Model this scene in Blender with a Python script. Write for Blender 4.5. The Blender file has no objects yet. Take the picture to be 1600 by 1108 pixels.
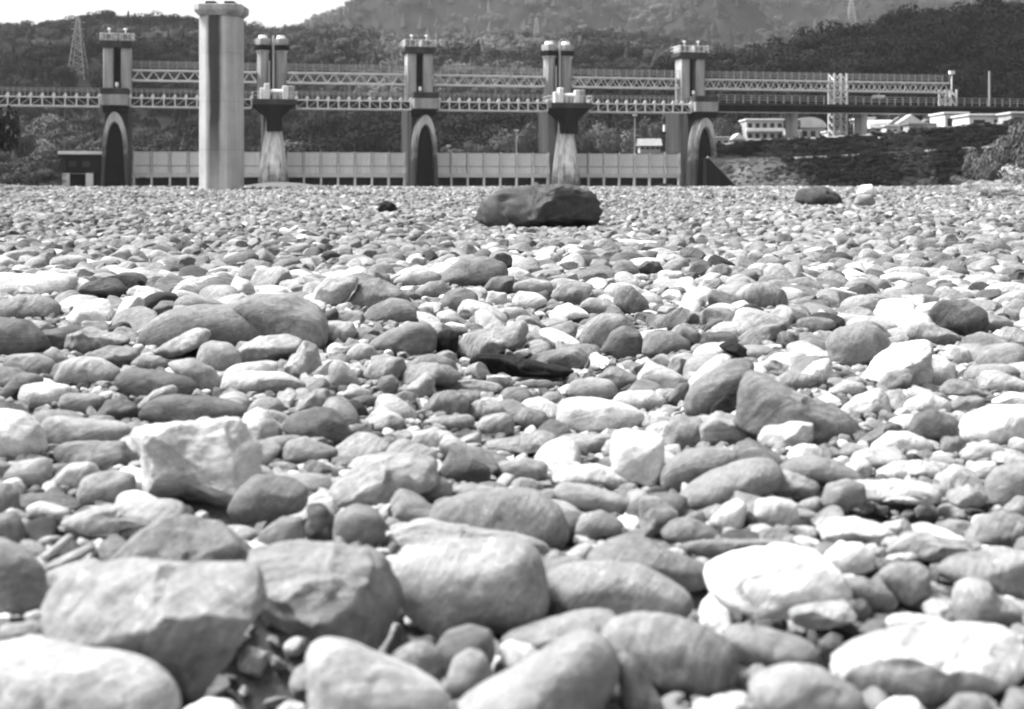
import bpy, bmesh, math, random
import numpy as np
from mathutils import Vector, Matrix
R = math.radians
random.seed(7); rng = np.random.default_rng(11)
sc = bpy.context.scene
COL = sc.collection

# ---------------------------------------------------------------- camera, sky, sun, exposure
F, CX, HY, H = 2222.0, 800.0, 288.0, 0.80      # focal length in photo pixels, centre column, horizon row, eye height
cam = bpy.data.cameras.new('camera'); co = bpy.data.objects.new('camera', cam); COL.objects.link(co)
cam.sensor_width = 36.0; cam.lens = 36.0 * F / 1600.0
cam.shift_y = -(554 - HY) / 1600.0
cam.clip_start = 0.05; cam.clip_end = 9000
cam.dof.use_dof = True; cam.dof.focus_distance = 9.0; cam.dof.aperture_fstop = 4.0
co.location = (0, 0, H); co.rotation_euler = (R(90), 0, 0)
sc.camera = co
SUN_EL, SUN_AZ = R(60), R(-84)                 # azimuth from +Y towards +X
w = bpy.data.worlds.new('World'); sc.world = w; w.use_nodes = True
nt = w.node_tree; nt.nodes.clear()
sky = nt.nodes.new('ShaderNodeTexSky'); sky.sky_type = 'NISHITA'; sky.sun_disc = False
sky.sun_elevation = SUN_EL; sky.sun_rotation = SUN_AZ
sky.dust_density = 4.0; sky.air_density = 1.0
bw = nt.nodes.new('ShaderNodeRGBToBW'); bg = nt.nodes.new('ShaderNodeBackground'); out = nt.nodes.new('ShaderNodeOutputWorld')
nt.links.new(sky.outputs[0], bw.inputs[0]); nt.links.new(bw.outputs[0], bg.inputs[0]); nt.links.new(bg.outputs[0], out.inputs[0])
bg.inputs[1].default_value = 0.105
sl = bpy.data.lights.new('sun', 'SUN'); sl.energy = 2.8; sl.angle = R(20); sl.color = (1, 1, 1)
so = bpy.data.objects.new('sun', sl); COL.objects.link(so)
sd = Vector((math.sin(SUN_AZ) * math.cos(SUN_EL), math.cos(SUN_AZ) * math.cos(SUN_EL), math.sin(SUN_EL)))
so.rotation_euler = sd.to_track_quat('Z', 'Y').to_euler()
vs = sc.view_settings; vs.view_transform = 'Standard'; vs.look = 'None'; vs.gamma = 1; vs.use_curve_mapping = False
vs.exposure = 1.65
sc.render.engine = 'CYCLES'
sc.cycles.use_denoising = True; sc.cycles.filter_width = 1.9
sc.cycles.max_bounces = 5; sc.cycles.diffuse_bounces = 1; sc.cycles.volume_bounces = 1
sc.cycles.transparent_max_bounces = 6

# ---------------------------------------------------------------- materials (all neutral greys: the place is shown in black and white)
def newmat(name):
    m = bpy.data.materials.new(name); m.use_nodes = True
    n = m.node_tree.nodes; l = m.node_tree.links
    b = n['Principled BSDF']; b.inputs['Roughness'].default_value = 0.9
    b.inputs['Specular IOR Level'].default_value = 0.12
    return m, n, l, b
def N(n, t, **k):
    x = n.new('ShaderNode' + t)
    for a, v in k.items(): setattr(x, a, v)
    return x
def noise(n, l, vec, scale, detail=4, rough=0.55, stretch=None):
    if stretch:
        mp = N(n, 'Mapping'); mp.inputs['Scale'].default_value = stretch; l.new(vec, mp.inputs[0]); vec = mp.outputs[0]
    x = N(n, 'TexNoise'); x.inputs['Scale'].default_value = scale; x.inputs['Detail'].default_value = detail
    x.inputs['Roughness'].default_value = rough; l.new(vec, x.inputs['Vector']); return x.outputs[0]
def rng_map(n, l, v, a, b, c, d):
    x = N(n, 'MapRange'); x.inputs[1].default_value = a; x.inputs[2].default_value = b
    x.inputs[3].default_value = c; x.inputs[4].default_value = d; l.new(v, x.inputs[0]); return x.outputs[0]
def mul(n, l, a, b):
    x = N(n, 'Math', operation='MULTIPLY')
    for i, v in enumerate((a, b)):
        if hasattr(v, 'default_value') or hasattr(v, 'is_linked'): l.new(v, x.inputs[i])
        else: x.inputs[i].default_value = v
    return x.outputs[0]
def add(n, l, a, b):
    x = N(n, 'Math', operation='ADD')
    for i, v in enumerate((a, b)):
        if hasattr(v, 'is_linked'): l.new(v, x.inputs[i])
        else: x.inputs[i].default_value = v
    return x.outputs[0]

def stone_material():
    m, n, l, b = newmat('river_stone')
    pos = N(n, 'NewGeometry').outputs['Position']
    at = N(n, 'Attribute', attribute_type='INSTANCER', attribute_name='tone').outputs['Fac']
    rnd = N(n, 'ObjectInfo').outputs['Random']
    cmb = N(n, 'CombineXYZ'); l.new(mul(n, l, rnd, 37.0), cmb.inputs[0]); l.new(mul(n, l, rnd, 11.0), cmb.inputs[2])
    va = N(n, 'VectorMath', operation='ADD'); l.new(pos, va.inputs[0]); l.new(cmb.outputs[0], va.inputs[1]); v = va.outputs[0]
    big = noise(n, l, v, 5.0, 4, 0.6)
    mid = noise(n, l, v, 45.0, 6, 0.75)
    fine = noise(n, l, v, 300.0, 3, 0.8)
    r2 = N(n, 'Math', operation='FRACT'); l.new(mul(n, l, rnd, 7.31), r2.inputs[0]); r3 = N(n, 'Math', operation='FRACT'); l.new(mul(n, l, rnd, 19.7), r3.inputs[0])
    rot = N(n, 'VectorRotate', rotation_type='EULER_XYZ'); l.new(v, rot.inputs['Vector']); cr = N(n, 'CombineXYZ'); l.new(mul(n, l, r2.outputs[0], 1.2), cr.inputs[0]); l.new(mul(n, l, r3.outputs[0], 1.2), cr.inputs[1]); l.new(cr.outputs[0], rot.inputs['Rotation'])
    strat = noise(n, l, rot.outputs[0], 9.0, 4, 0.7, (1, 1, 9))
    vein = noise(n, l, rot.outputs[0], 5.0, 3, 0.6, (1, 1, 2.2))
    f = mul(n, l, rng_map(n, l, big, 0.32, 0.68, 0.66, 1.18), rng_map(n, l, mid, 0.3, 0.7, 0.70, 1.25))
    sa_ = N(n, 'MapRange'); sa_.inputs[1].default_value = .35; sa_.inputs[2].default_value = .65; sa_.inputs[4].default_value = 1.12; l.new(strat, sa_.inputs[0])
    l.new(rng_map(n, l, r2.outputs[0], .3, 1.0, .97, .55), sa_.inputs[3]); f = mul(n, l, f, sa_.outputs[0])
    f = mul(n, l, f, rng_map(n, l, fine, 0.25, 0.75, 0.74, 1.24))
    vd = N(n, 'Math', operation='ABSOLUTE'); l.new(add(n, l, vein, -0.5), vd.inputs[0])
    vm = rng_map(n, l, vd.outputs[0], 0.0, 0.010, 1.0, 0.0); vm = mul(n, l, vm, rng_map(n, l, r3.outputs[0], .55, .6, 0, .5))
    f = mul(n, l, f, add(n, l, vm, 1.0))
    pits = N(n, 'TexVoronoi'); pits.inputs['Scale'].default_value = 60.0; l.new(v, pits.inputs['Vector'])
    f = mul(n, l, f, rng_map(n, l, pits.outputs['Distance'], 0.03, 0.16, 0.6, 1.0))
    c = mul(n, l, at, f)
    l.new(c, b.inputs['Base Color'])
    hgt = add(n, l, mul(n, l, mid, 0.7), mul(n, l, fine, 0.22))
    hgt = add(n, l, hgt, mul(n, l, strat, 0.6)); hgt = add(n, l, hgt, mul(n, l, rng_map(n, l, pits.outputs['Distance'], 0.0, 0.2, 0.0, 1.0), 0.10))
    bp = N(n, 'Bump'); bp.inputs['Strength'].default_value = 0.8; bp.inputs['Distance'].default_value = 0.016
    l.new(hgt, bp.inputs['Height']); l.new(bp.outputs[0], b.inputs['Normal'])
    b.inputs['Roughness'].default_value = 0.82
    return m
M = {'stone': stone_material()}

def plain(name, tone, lo=0.75, hi=1.2, scale=1.0, bump=0.0, rough=0.9, stretch=None, fine=6.0, bdist=0.1, metal=0):
    m, n, l, b = newmat(name)
    v = N(n, 'TexCoord').outputs['Object'] if stretch else N(n, 'NewGeometry').outputs['Position']
    a = noise(n, l, v, scale, 5, 0.6, stretch); c = noise(n, l, v, scale * fine, 4, 0.65)
    f = mul(n, l, rng_map(n, l, a, 0.3, 0.7, lo, hi), rng_map(n, l, c, 0.3, 0.7, 0.85, 1.15))
    l.new(mul(n, l, f, tone), b.inputs['Base Color']); b.inputs['Roughness'].default_value = rough
    if bump:
        bp = N(n, 'Bump'); bp.inputs['Strength'].default_value = bump; bp.inputs['Distance'].default_value = bdist
        l.new(c, bp.inputs['Height']); l.new(bp.outputs[0], b.inputs['Normal'])
    M[name] = m; return m
plain('gravel_bed', 0.11, 0.7, 1.3, 9.0, 0.8, bdist=0.02)
plain('sand', 0.36, 0.85, 1.12, 1.2, 0.5, bdist=0.05)
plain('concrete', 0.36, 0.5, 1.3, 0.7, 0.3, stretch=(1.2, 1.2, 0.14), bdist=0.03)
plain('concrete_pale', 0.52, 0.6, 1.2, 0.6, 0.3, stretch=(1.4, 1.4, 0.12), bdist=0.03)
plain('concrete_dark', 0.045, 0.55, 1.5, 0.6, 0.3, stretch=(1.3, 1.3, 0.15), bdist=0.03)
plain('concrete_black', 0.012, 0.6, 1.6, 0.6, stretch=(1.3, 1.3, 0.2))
plain('steel_white', 0.78, 0.85, 1.05, 0.8, rough=0.6)
plain('steel_grey', 0.36, 0.8, 1.1, 0.8, rough=0.6)
plain('steel_dark', 0.06, 0.7, 1.3, 0.8, rough=0.7)
plain('gate_paint', 0.88, 0.88, 1.05, 0.7, rough=0.6, stretch=(1.5, 1.5, 0.2))
plain('wall_white', 0.75, 0.85, 1.05, 0.5)
plain('wall_grey', 0.40, 0.8, 1.1, 0.5)
plain('roof_grey', 0.22, 0.8, 1.2, 0.6)
plain('roof_pale', 0.6, 0.8, 1.1, 0.6)
plain('glass_dark', 0.03, 0.8, 1.2, 0.6, rough=0.2)
plain('forest_soil', 0.02, 0.6, 1.5, 0.05)
plain('grass_bank', 0.09, 0.45, 1.5, 0.22, 0.6, fine=9)
plain('levee_stone', 0.012, 0.5, 1.7, 0.16, 0.5, fine=8)
plain('road', 0.22, 0.85, 1.1, 0.3)
plain('bark', 0.10, 0.7, 1.3, 2.0)
for k_ in ('levee_stone', 'grass_bank', 'forest_soil', 'concrete_black'): M[k_].node_tree.nodes['Principled BSDF'].inputs['Specular IOR Level'].default_value = 0
def leaf_material():
    m, n, l, b = newmat('foliage')
    at = N(n, 'Attribute', attribute_type='INSTANCER', attribute_name='tone').outputs['Fac']
    rnd = N(n, 'ObjectInfo').outputs['Random']
    pos = N(n, 'NewGeometry').outputs['Position']
    f = mul(n, l, rng_map(n, l, noise(n, l, pos, 0.55, 3), 0.3, 0.7, 0.7, 1.3), rng_map(n, l, rnd, 0, 1, 0.8, 1.2))
    l.new(mul(n, l, at, f), b.inputs['Base Color']); M['leaf'] = m
leaf_material()

def stained_pier():
    m, n, l, b = newmat('stained_pier_concrete')
    v = N(n, 'TexCoord').outputs['Object']
    sx = N(n, 'SeparateXYZ'); l.new(v, sx.inputs[0])
    wob = noise(n, l, v, 0.5, 3, 0.5, (1, 1, 0.3))
    x = add(n, l, sx.outputs[0], rng_map(n, l, wob, 0.3, 0.7, -0.12, 0.12))
    a = rng_map(n, l, x, -.80, -.62, 0, 1); c = rng_map(n, l, x, 0.12, 0.40, 1, 0)
    stripe = mul(n, l, a, c)
    fade = rng_map(n, l, sx.outputs[2], 1.0, 6.0, 0.25, 1.0)
    dark = rng_map(n, l, mul(n, l, stripe, fade), 0, 1, 1.0, 0.16)
    streak = noise(n, l, v, 1.0, 5, 0.65, (3.0, 3.0, 0.1)); patch = noise(n, l, v, 0.35, 4, 0.6); fine = noise(n, l, v, 9, 4, .7)
    f = mul(n, l, dark, rng_map(n, l, streak, 0.3, 0.7, 0.8, 1.15))
    f = mul(n, l, f, rng_map(n, l, patch, 0.3, 0.7, 0.8, 1.15)); f = mul(n, l, f, rng_map(n, l, fine, .3, .7, .9, 1.08))
    # casting joints every few metres
    jz = N(n, 'Math', operation='FRACT'); l.new(mul(n, l, add(n, l, sx.outputs[2], 0.6), 1 / 4.1), jz.inputs[0])
    f = mul(n, l, f, rng_map(n, l, jz.outputs[0], 0.0, 0.025, 0.72, 1.0))
    l.new(mul(n, l, f, 0.44), b.inputs['Base Color']); M['pier_stained'] = m
stained_pier()
def arch_stain():
    m, n, l, b = newmat('arch_concrete')
    v = N(n, 'TexCoord').outputs['Object']; sx = N(n, 'SeparateXYZ'); l.new(v, sx.inputs[0])
    st = noise(n, l, v, 1.0, 4, 0.6, (2.4, 2.4, 0.12)); wob = noise(n, l, v, 0.8, 4, 0.6)
    low = rng_map(n, l, add(n, l, sx.outputs[2], rng_map(n, l, wob, 0.3, 0.7, -1.5, 1.5)), 3.6, 7.6, 0.16, 1.0)
    f = mul(n, l, low, rng_map(n, l, st, 0.36, 0.62, 0.55, 1.15))
    l.new(mul(n, l, f, 0.50), b.inputs['Base Color']); M['arch'] = m
arch_stain()
def cone_stain():
    m, n, l, b = newmat('streaked_nose_concrete')
    v = N(n, 'TexCoord').outputs['Object']; sx = N(n, 'SeparateXYZ'); l.new(v, sx.inputs[0])
    st = noise(n, l, v, 1.0, 4, 0.6, (2.4, 2.4, 0.1)); wob = noise(n, l, v, 0.8, 4, 0.6)
    low = rng_map(n, l, add(n, l, sx.outputs[2], rng_map(n, l, wob, 0.3, 0.7, -1.3, 1.3)), 0.8, 3.6, 0.28, 1.0)
    f = mul(n, l, low, rng_map(n, l, st, 0.36, 0.62, 0.45, 1.2))
    l.new(mul(n, l, f, 0.74), b.inputs['Base Color']); M['cone'] = m
cone_stain()

# ---------------------------------------------------------------- helpers
def tag(o, label=None, cat=None, group=None, kind=None):
    if label: o['label'] = label
    if cat: o['category'] = cat
    if group: o['group'] = group
    if kind: o['kind'] = kind
    return o
def empty(name, loc=(0, 0, 0), rz=0.0):
    o = bpy.data.objects.new(name, None); COL.objects.link(o); o.location = loc; o.rotation_euler = (0, 0, rz); o.empty_display_size = 0.3
    return o
class MB:
    def __init__(s): s.v = []; s.f = []
    def box(s, x0, x1, y0, y1, z0, z1):
        b = len(s.v); s.v += [(x, y, z) for z in (z0, z1) for x, y in ((x0, y0), (x1, y0), (x1, y1), (x0, y1))]
        s.f += [tuple(b + i for i in q) for q in ((3, 2, 1, 0), (4, 5, 6, 7), (0, 1, 5, 4), (1, 2, 6, 5), (2, 3, 7, 6), (3, 0, 4, 7))]
        return s
    def beam(s, p, q, wd, up=(0, 0, 1), ht=None):
        p = Vector(p); q = Vector(q); d = (q - p).normalized(); u = Vector(up)
        if abs(d.dot(u)) > 0.98: u = Vector((0, 1, 0))
        a = d.cross(u).normalized(); c = a.cross(d).normalized(); a *= wd / 2; c *= (ht or wd) / 2
        b = len(s.v)
        for e in (p, q): s.v += [tuple(e - a - c), tuple(e + a - c), tuple(e + a + c), tuple(e - a + c)]
        s.f += [tuple(b + i for i in k) for k in ((3, 2, 1, 0), (4, 5, 6, 7), (0, 1, 5, 4), (1, 2, 6, 5), (2, 3, 7, 6), (3, 0, 4, 7))]
        return s
    def rings(s, rings, cap=True):
        n = len(rings[0]); b = len(s.v)
        for r in rings: s.v += [tuple(p) for p in r]
        for i in range(len(rings) - 1):
            for j in range(n):
                k = (j + 1) % n; s.f.append((b + i * n + j, b + i * n + k, b + (i + 1) * n + k, b + (i + 1) * n + j))
        if cap: s.f.append(tuple(b + j for j in reversed(range(n)))); s.f.append(tuple(b + (len(rings) - 1) * n + j for j in range(n)))
        return s
    def prism_xz(s, poly, y0, y1):          # outline in x-z, extruded in depth
        return s.rings([[(x, y0, z) for x, z in poly], [(x, y1, z) for x, z in poly]])
    def tube(s, p, q, r0, r1=None, n=8):
        p = Vector(p); q = Vector(q); d = (q - p).normalized(); u = Vector((0, 0, 1)) if abs(d.z) < .9 else Vector((1, 0, 0))
        a = d.cross(u).normalized(); c = a.cross(d); r1 = r0 if r1 is None else r1
        return s.rings([[p + (a * math.cos(t) + c * math.sin(t)) * r0 for t in [i * 2 * math.pi / n for i in range(n)]],
                        [q + (a * math.cos(t) + c * math.sin(t)) * r1 for t in [i * 2 * math.pi / n for i in range(n)]]])
    def mesh(s, name, mat, bevel=0, smooth=False):
        me = bpy.data.meshes.new(name); me.from_pydata(s.v, [], s.f)
        bm = bmesh.new(); bm.from_mesh(me); bmesh.ops.recalc_face_normals(bm, faces=bm.faces)
        if bevel: bmesh.ops.bevel(bm, geom=list(bm.edges), offset=bevel, segments=1, affect='EDGES')
        bm.to_mesh(me); bm.free()
        if smooth: me.polygons.foreach_set('use_smooth', [True] * len(me.polygons))
        me.materials.append(M[mat]); return me
    def build(s, name, mat, parent=None, bevel=0, smooth=False, loc=None):
        o = bpy.data.objects.new(name, s.mesh(name, mat, bevel, smooth)); COL.objects.link(o); o.parent = parent
        if loc: o.location = loc
        return o
def inst(name, me, parent, loc=(0, 0, 0), rot=(0, 0, 0), scale=(1, 1, 1)):
    o = bpy.data.objects.new(name, me); COL.objects.link(o); o.parent = parent; o.location = loc; o.rotation_euler = rot; o.scale = scale
    return o
def copy_tree(o, parent=None):
    c = o.copy(); COL.objects.link(c); c.parent = parent
    for ch in list(o.children): copy_tree(ch, c)
    return c

# value noise in numpy
_T = rng.random((64, 64, 64))
def vnoise(p):
    i = np.floor(p).astype(int); f = p - i; f = f * f * (3 - 2 * f); r = 0
    for dx in (0, 1):
        wx = f[..., 0] if dx else 1 - f[..., 0]
        for dy in (0, 1):
            wy = f[..., 1] if dy else 1 - f[..., 1]
            for dz in (0, 1):
                wz = f[..., 2] if dz else 1 - f[..., 2]
                r = r + wx * wy * wz * _T[(i[..., 0] + dx) & 63, (i[..., 1] + dy) & 63, (i[..., 2] + dz) & 63]
    return r * 2 - 1
def fbm(p, o=3):
    return sum(vnoise(p * 2.03 ** k + 7.3 * k) * 0.5 ** k for k in range(o))
def fb2(x, y, s, o=3, z=0.0):
    x = np.asarray(x, float); y = np.asarray(y, float); return fbm(np.stack([x * s + 100, y * s + 100, np.full_like(x * s, z + 50)], -1), o)
def sstep(a, b, x):
    t = np.clip((x - a) / (b - a), 0, 1); return t * t * (3 - 2 * t)

# ---------------------------------------------------------------- the gravel surface
def G(X, Y):
    X = np.asarray(X, float); Y = np.asarray(Y, float)
    u = X / np.maximum(Y, 0.5)
    yc = 7.0 + 2.4 * np.exp(-((u - 0.07) / 0.10) ** 2) + 0.6 * sstep(0.12, 0.4, u)
    hc = 0.27 + 0.05 * np.exp(-((u - 0.07) / 0.10) ** 2) - 0.07 * sstep(0.12, 0.3, u)
    d = Y - yc
    bump = hc * np.where(d < 0, np.exp(-(d / 3.2) ** 2), np.exp(-(d / (2.3 + 2.2 * sstep(.1, .3, u))) ** 2))
    far = 0.34 * sstep(25, 110, Y) - 0.04 * sstep(125, 190, Y)
    mid = (0.05 + .06 * sstep(12, 24, Y)) * fb2(X, Y, 0.13) * sstep(8, 20, Y) + .10 * fb2(X, Y, .05, 3, 5) * sstep(55, 80, Y) * sstep(170, 140, Y) + 0.02 * fb2(X, Y, 0.9)
    # mounds on the skyline: far left, mid left and right
    m = 0.50 * np.exp(-((X + 43) / 7) ** 2 - ((Y - 108) / 16) ** 2) + 0.22 * np.exp(-((X - 28) / 8) ** 2 - ((Y - 100) / 14) ** 2)
    m = m + 0.75 * np.exp(-((X + 24.5) / 4.6) ** 2 - ((Y - 152) / 9) ** 2)
    m = m + 1.3 * sstep(30, 44, X) * sstep(62, 85, Y) * np.exp(-((Y - 88) / 26) ** 2)
    m = m - 0.10 * np.exp(-((X - 1.0) / 3.0) ** 2 - ((Y - 26) / 7) ** 2)
    return bump + far + mid + m
PITS = [(440, 1010, .40, .30), (335, 905, .1, .08), (1215, 985, .38, .2), (400, 815, .26, .18), (1420, 800, .34, .10), (770, 572, .4, .08), (1140, 640, .2, .10), (730, 1060, .1, .1), (1010, 1080, .1, .12), (330, 570, .25, .06)]
def pit_list():
    r = []
    for px, py, w_, d_ in PITS:
        for D in np.arange(1.5, 12, .01):
            if H - (py - HY) * D / F <= float(G((px - CX) * D / F, D)): r.append(((px - CX) * D / F, D + .05, w_, d_)); break
    return r
PL = pit_list()
def G2(X, Y):
    z = G(X, Y)
    for x, y, w_, d_ in PL: z = z - d_ * np.exp(-((X - x) / (w_ * .5)) ** 2 - ((Y - y) / (w_ * .5)) ** 2)
    return z
def grid_sheet(name, xs, ys, zf, mat):
    me = bpy.data.meshes.new(name); X, Y = np.meshgrid(xs, ys); Z = zf(X, Y)
    V = np.stack([X, Y, Z], -1).reshape(-1, 3); nx, ny = len(xs), len(ys)
    i = np.arange(nx - 1)[None, :] + nx * np.arange(ny - 1)[:, None]; q = np.stack([i, i + 1, i + 1 + nx, i + nx], -1).reshape(-1, 4)
    me.vertices.add(len(V)); me.vertices.foreach_set('co', V.ravel())
    me.loops.add(q.size); me.loops.foreach_set('vertex_index', q.ravel().astype(np.int32))
    me.polygons.add(len(q)); me.polygons.foreach_set('loop_start', (np.arange(len(q)) * 4).astype(np.int32))
    me.polygons.foreach_set('use_smooth', np.ones(len(q), bool))
    me.update(); me.materials.append(M[mat])
    o = bpy.data.objects.new(name, me); COL.objects.link(o); return o
def ground_z(X, Y):
    z = G2(X, Y) - 0.035 * np.clip(Y / 6, 0.5, 1.0) + 0.012 * fb2(X, Y, 9.0)
    z = z + 0.45 * sstep(230, 420, Y)
    return np.where((np.abs(X) > 70) | (Y > 230), 0.5, z) if False else z
ys = np.concatenate([np.arange(-6, 0.8, 0.4), 0.8 * 1.018 ** np.arange(0, 308), [240, 300, 400, 600, 1000, 2000, 4000, 8000]])
tx = np.linspace(-1, 1, 261); xs = np.sign(tx) * (np.abs(tx) ** 2.6) * 140
xs = np.concatenate([[-8000, -3000, -1000, -400], xs, [400, 1000, 3000, 8000]])
tag(grid_sheet('gravel_ground', xs, ys, ground_z, 'gravel_bed'), kind='structure')
def W(px, py, Y): return ((px - CX) * Y / F, Y, H + (HY - py) * Y / F)
# ---------------------------------------------------------------- the weir: local frame, x along the crest, y away from the eye
A = R(12.1); ca, sa = math.cos(A), math.sin(A); OX, OY = -53.6, 200.0
WZ = 0.45                                      # level of the weir's foot
def along(px, b=0.0):                          # position along the crest line offset b that is seen in photo column px
    t = (px - CX) / F                          # X = t*Y
    # X = OX + s*ca - b*sa ; Y = OY + s*sa + b*ca
    return (t * (OY + b * ca) - OX + b * sa) / (ca - t * sa)
def dworld(s, b, z=WZ): return Vector((OX + s * ca - b * sa, OY + s * sa + b * ca, z))
def depth(s, b): return OY + s * sa + b * ca
def zpx(py, s, b=0.0): return H + (HY - py) * depth(s, b) / F - WZ     # height above the foot

def pier_arch(px, label):
    s = along(px); t = empty('gate_tower', dworld(s, 0), A)
    tag(t, label, 'dam tower', 'gate towers of the river weir')
    K = depth(s, 0) / F
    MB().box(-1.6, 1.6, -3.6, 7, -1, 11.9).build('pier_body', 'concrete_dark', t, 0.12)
    # nose: tapering block with an arched pale rim round a dark recess
    def arch(w0, w1, z1, n=14, zs=4.6):
        p = [(-w1, -1), (-w1 + (w1 - w0) * .0, -1)]
        p = [(-w0, -1)]
        for i in range(n + 1):
            a = math.pi * i / n; p.append((-w1 * math.cos(a), zs + (z1 - zs) * math.sin(a)))
        p.append((w0, -1)); return p
    body = arch(1.82, 1.62, 10.2); inner = arch(1.5, 1.22, 8.9)
    rim = MB(); n = len(body); yf, yb = -7.3, -3.6
    rim.v = [(x, yf, z) for x, z in body] + [(x, yf, z) for x, z in inner] + [(x * .92, yf + 1.1, z * .98) for x, z in inner] + [(x, yb, z) for x, z in body]
    for i in range(n - 1):
        rim.f += [(i, i + 1, n + i + 1, n + i), (n + i, n + i + 1, 2 * n + i + 1, 2 * n + i), (i, 3 * n + i, 3 * n + i + 1, i + 1)]
    rim.build('arch_rim', 'arch', t)
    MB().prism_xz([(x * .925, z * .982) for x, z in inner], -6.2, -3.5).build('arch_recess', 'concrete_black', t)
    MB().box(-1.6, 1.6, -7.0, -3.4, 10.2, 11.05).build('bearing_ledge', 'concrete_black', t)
    MB().box(-1.8, 1.8, -7.6, -2.4, 11.05, 12.55).build('deck_block', 'concrete', t, 0.08)
    MB().box(-1.82, 1.82, -7.6, -2.4, 12.553, 13.4).build('deck_parapet', 'concrete_dark', t, 0.05)
    col = MB().box(-.68, .68, -1.5, 1.5, 11.9, 20.2).mesh('column', 'concrete', .1)
    for k in (-1, 1): inst('column', col, t, (k * 1.2, 0, 0))
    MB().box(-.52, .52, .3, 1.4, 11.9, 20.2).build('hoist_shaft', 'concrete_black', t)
    MB().prism_xz([(-1.9, 19.35), (1.9, 19.35), (2.3, 19.75), (2.3, 20.35), (-2.3, 20.35), (-2.3, 19.75)], -2.0, 2.2).build('platform', 'concrete_dark', t, .05)
    for k in (-1, 1):
        cbn = MB().box(k * 1.2 - .95, k * 1.2 + .95, -1.3, 1.5, 20.35, 21.45).build('hoist_cabin', 'wall_grey', t, .05)
        MB().box(k * 1.2 - .6, k * 1.2 + .6, -1.33, -1.28, 20.75, 21.15).build('window', 'concrete_dark', cbn)
        MB().tube((k * 1.1, -.6, 21.45), (k * 1.1, -.6, 22.0), .09).tube((k * 1.1, -.6, 22.0), (k * 1.1, -.6, 22.2), .28, .2).build('roof_vent', 'steel_white', t)
    rail = MB()
    for z in (20.85, 21.35): rail.beam((-2.3, -2, z), (2.3, -2, z), .06); rail.beam((-2.3, -2, z), (-2.3, 2.2, z), .06); rail.beam((2.3, -2, z), (2.3, 2.2, z), .06)
    rail.build('railing', 'steel_white', t)
    post = MB().box(-.04, .04, -.04, .04, 20.35, 21.4).mesh('railing_post', 'steel_white')
    for i in range(7): inst('railing_post', post, t, (-2.25 + i * .75, -2, 0))
    MB().tube((0, -1.7, 13.4), (0, -1.7, 14.0), .07).tube((0, -1.7, 14.0), (0, -1.7, 14.55), .26, .2).build('lamp', 'steel_white', t)
    return t, s
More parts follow.
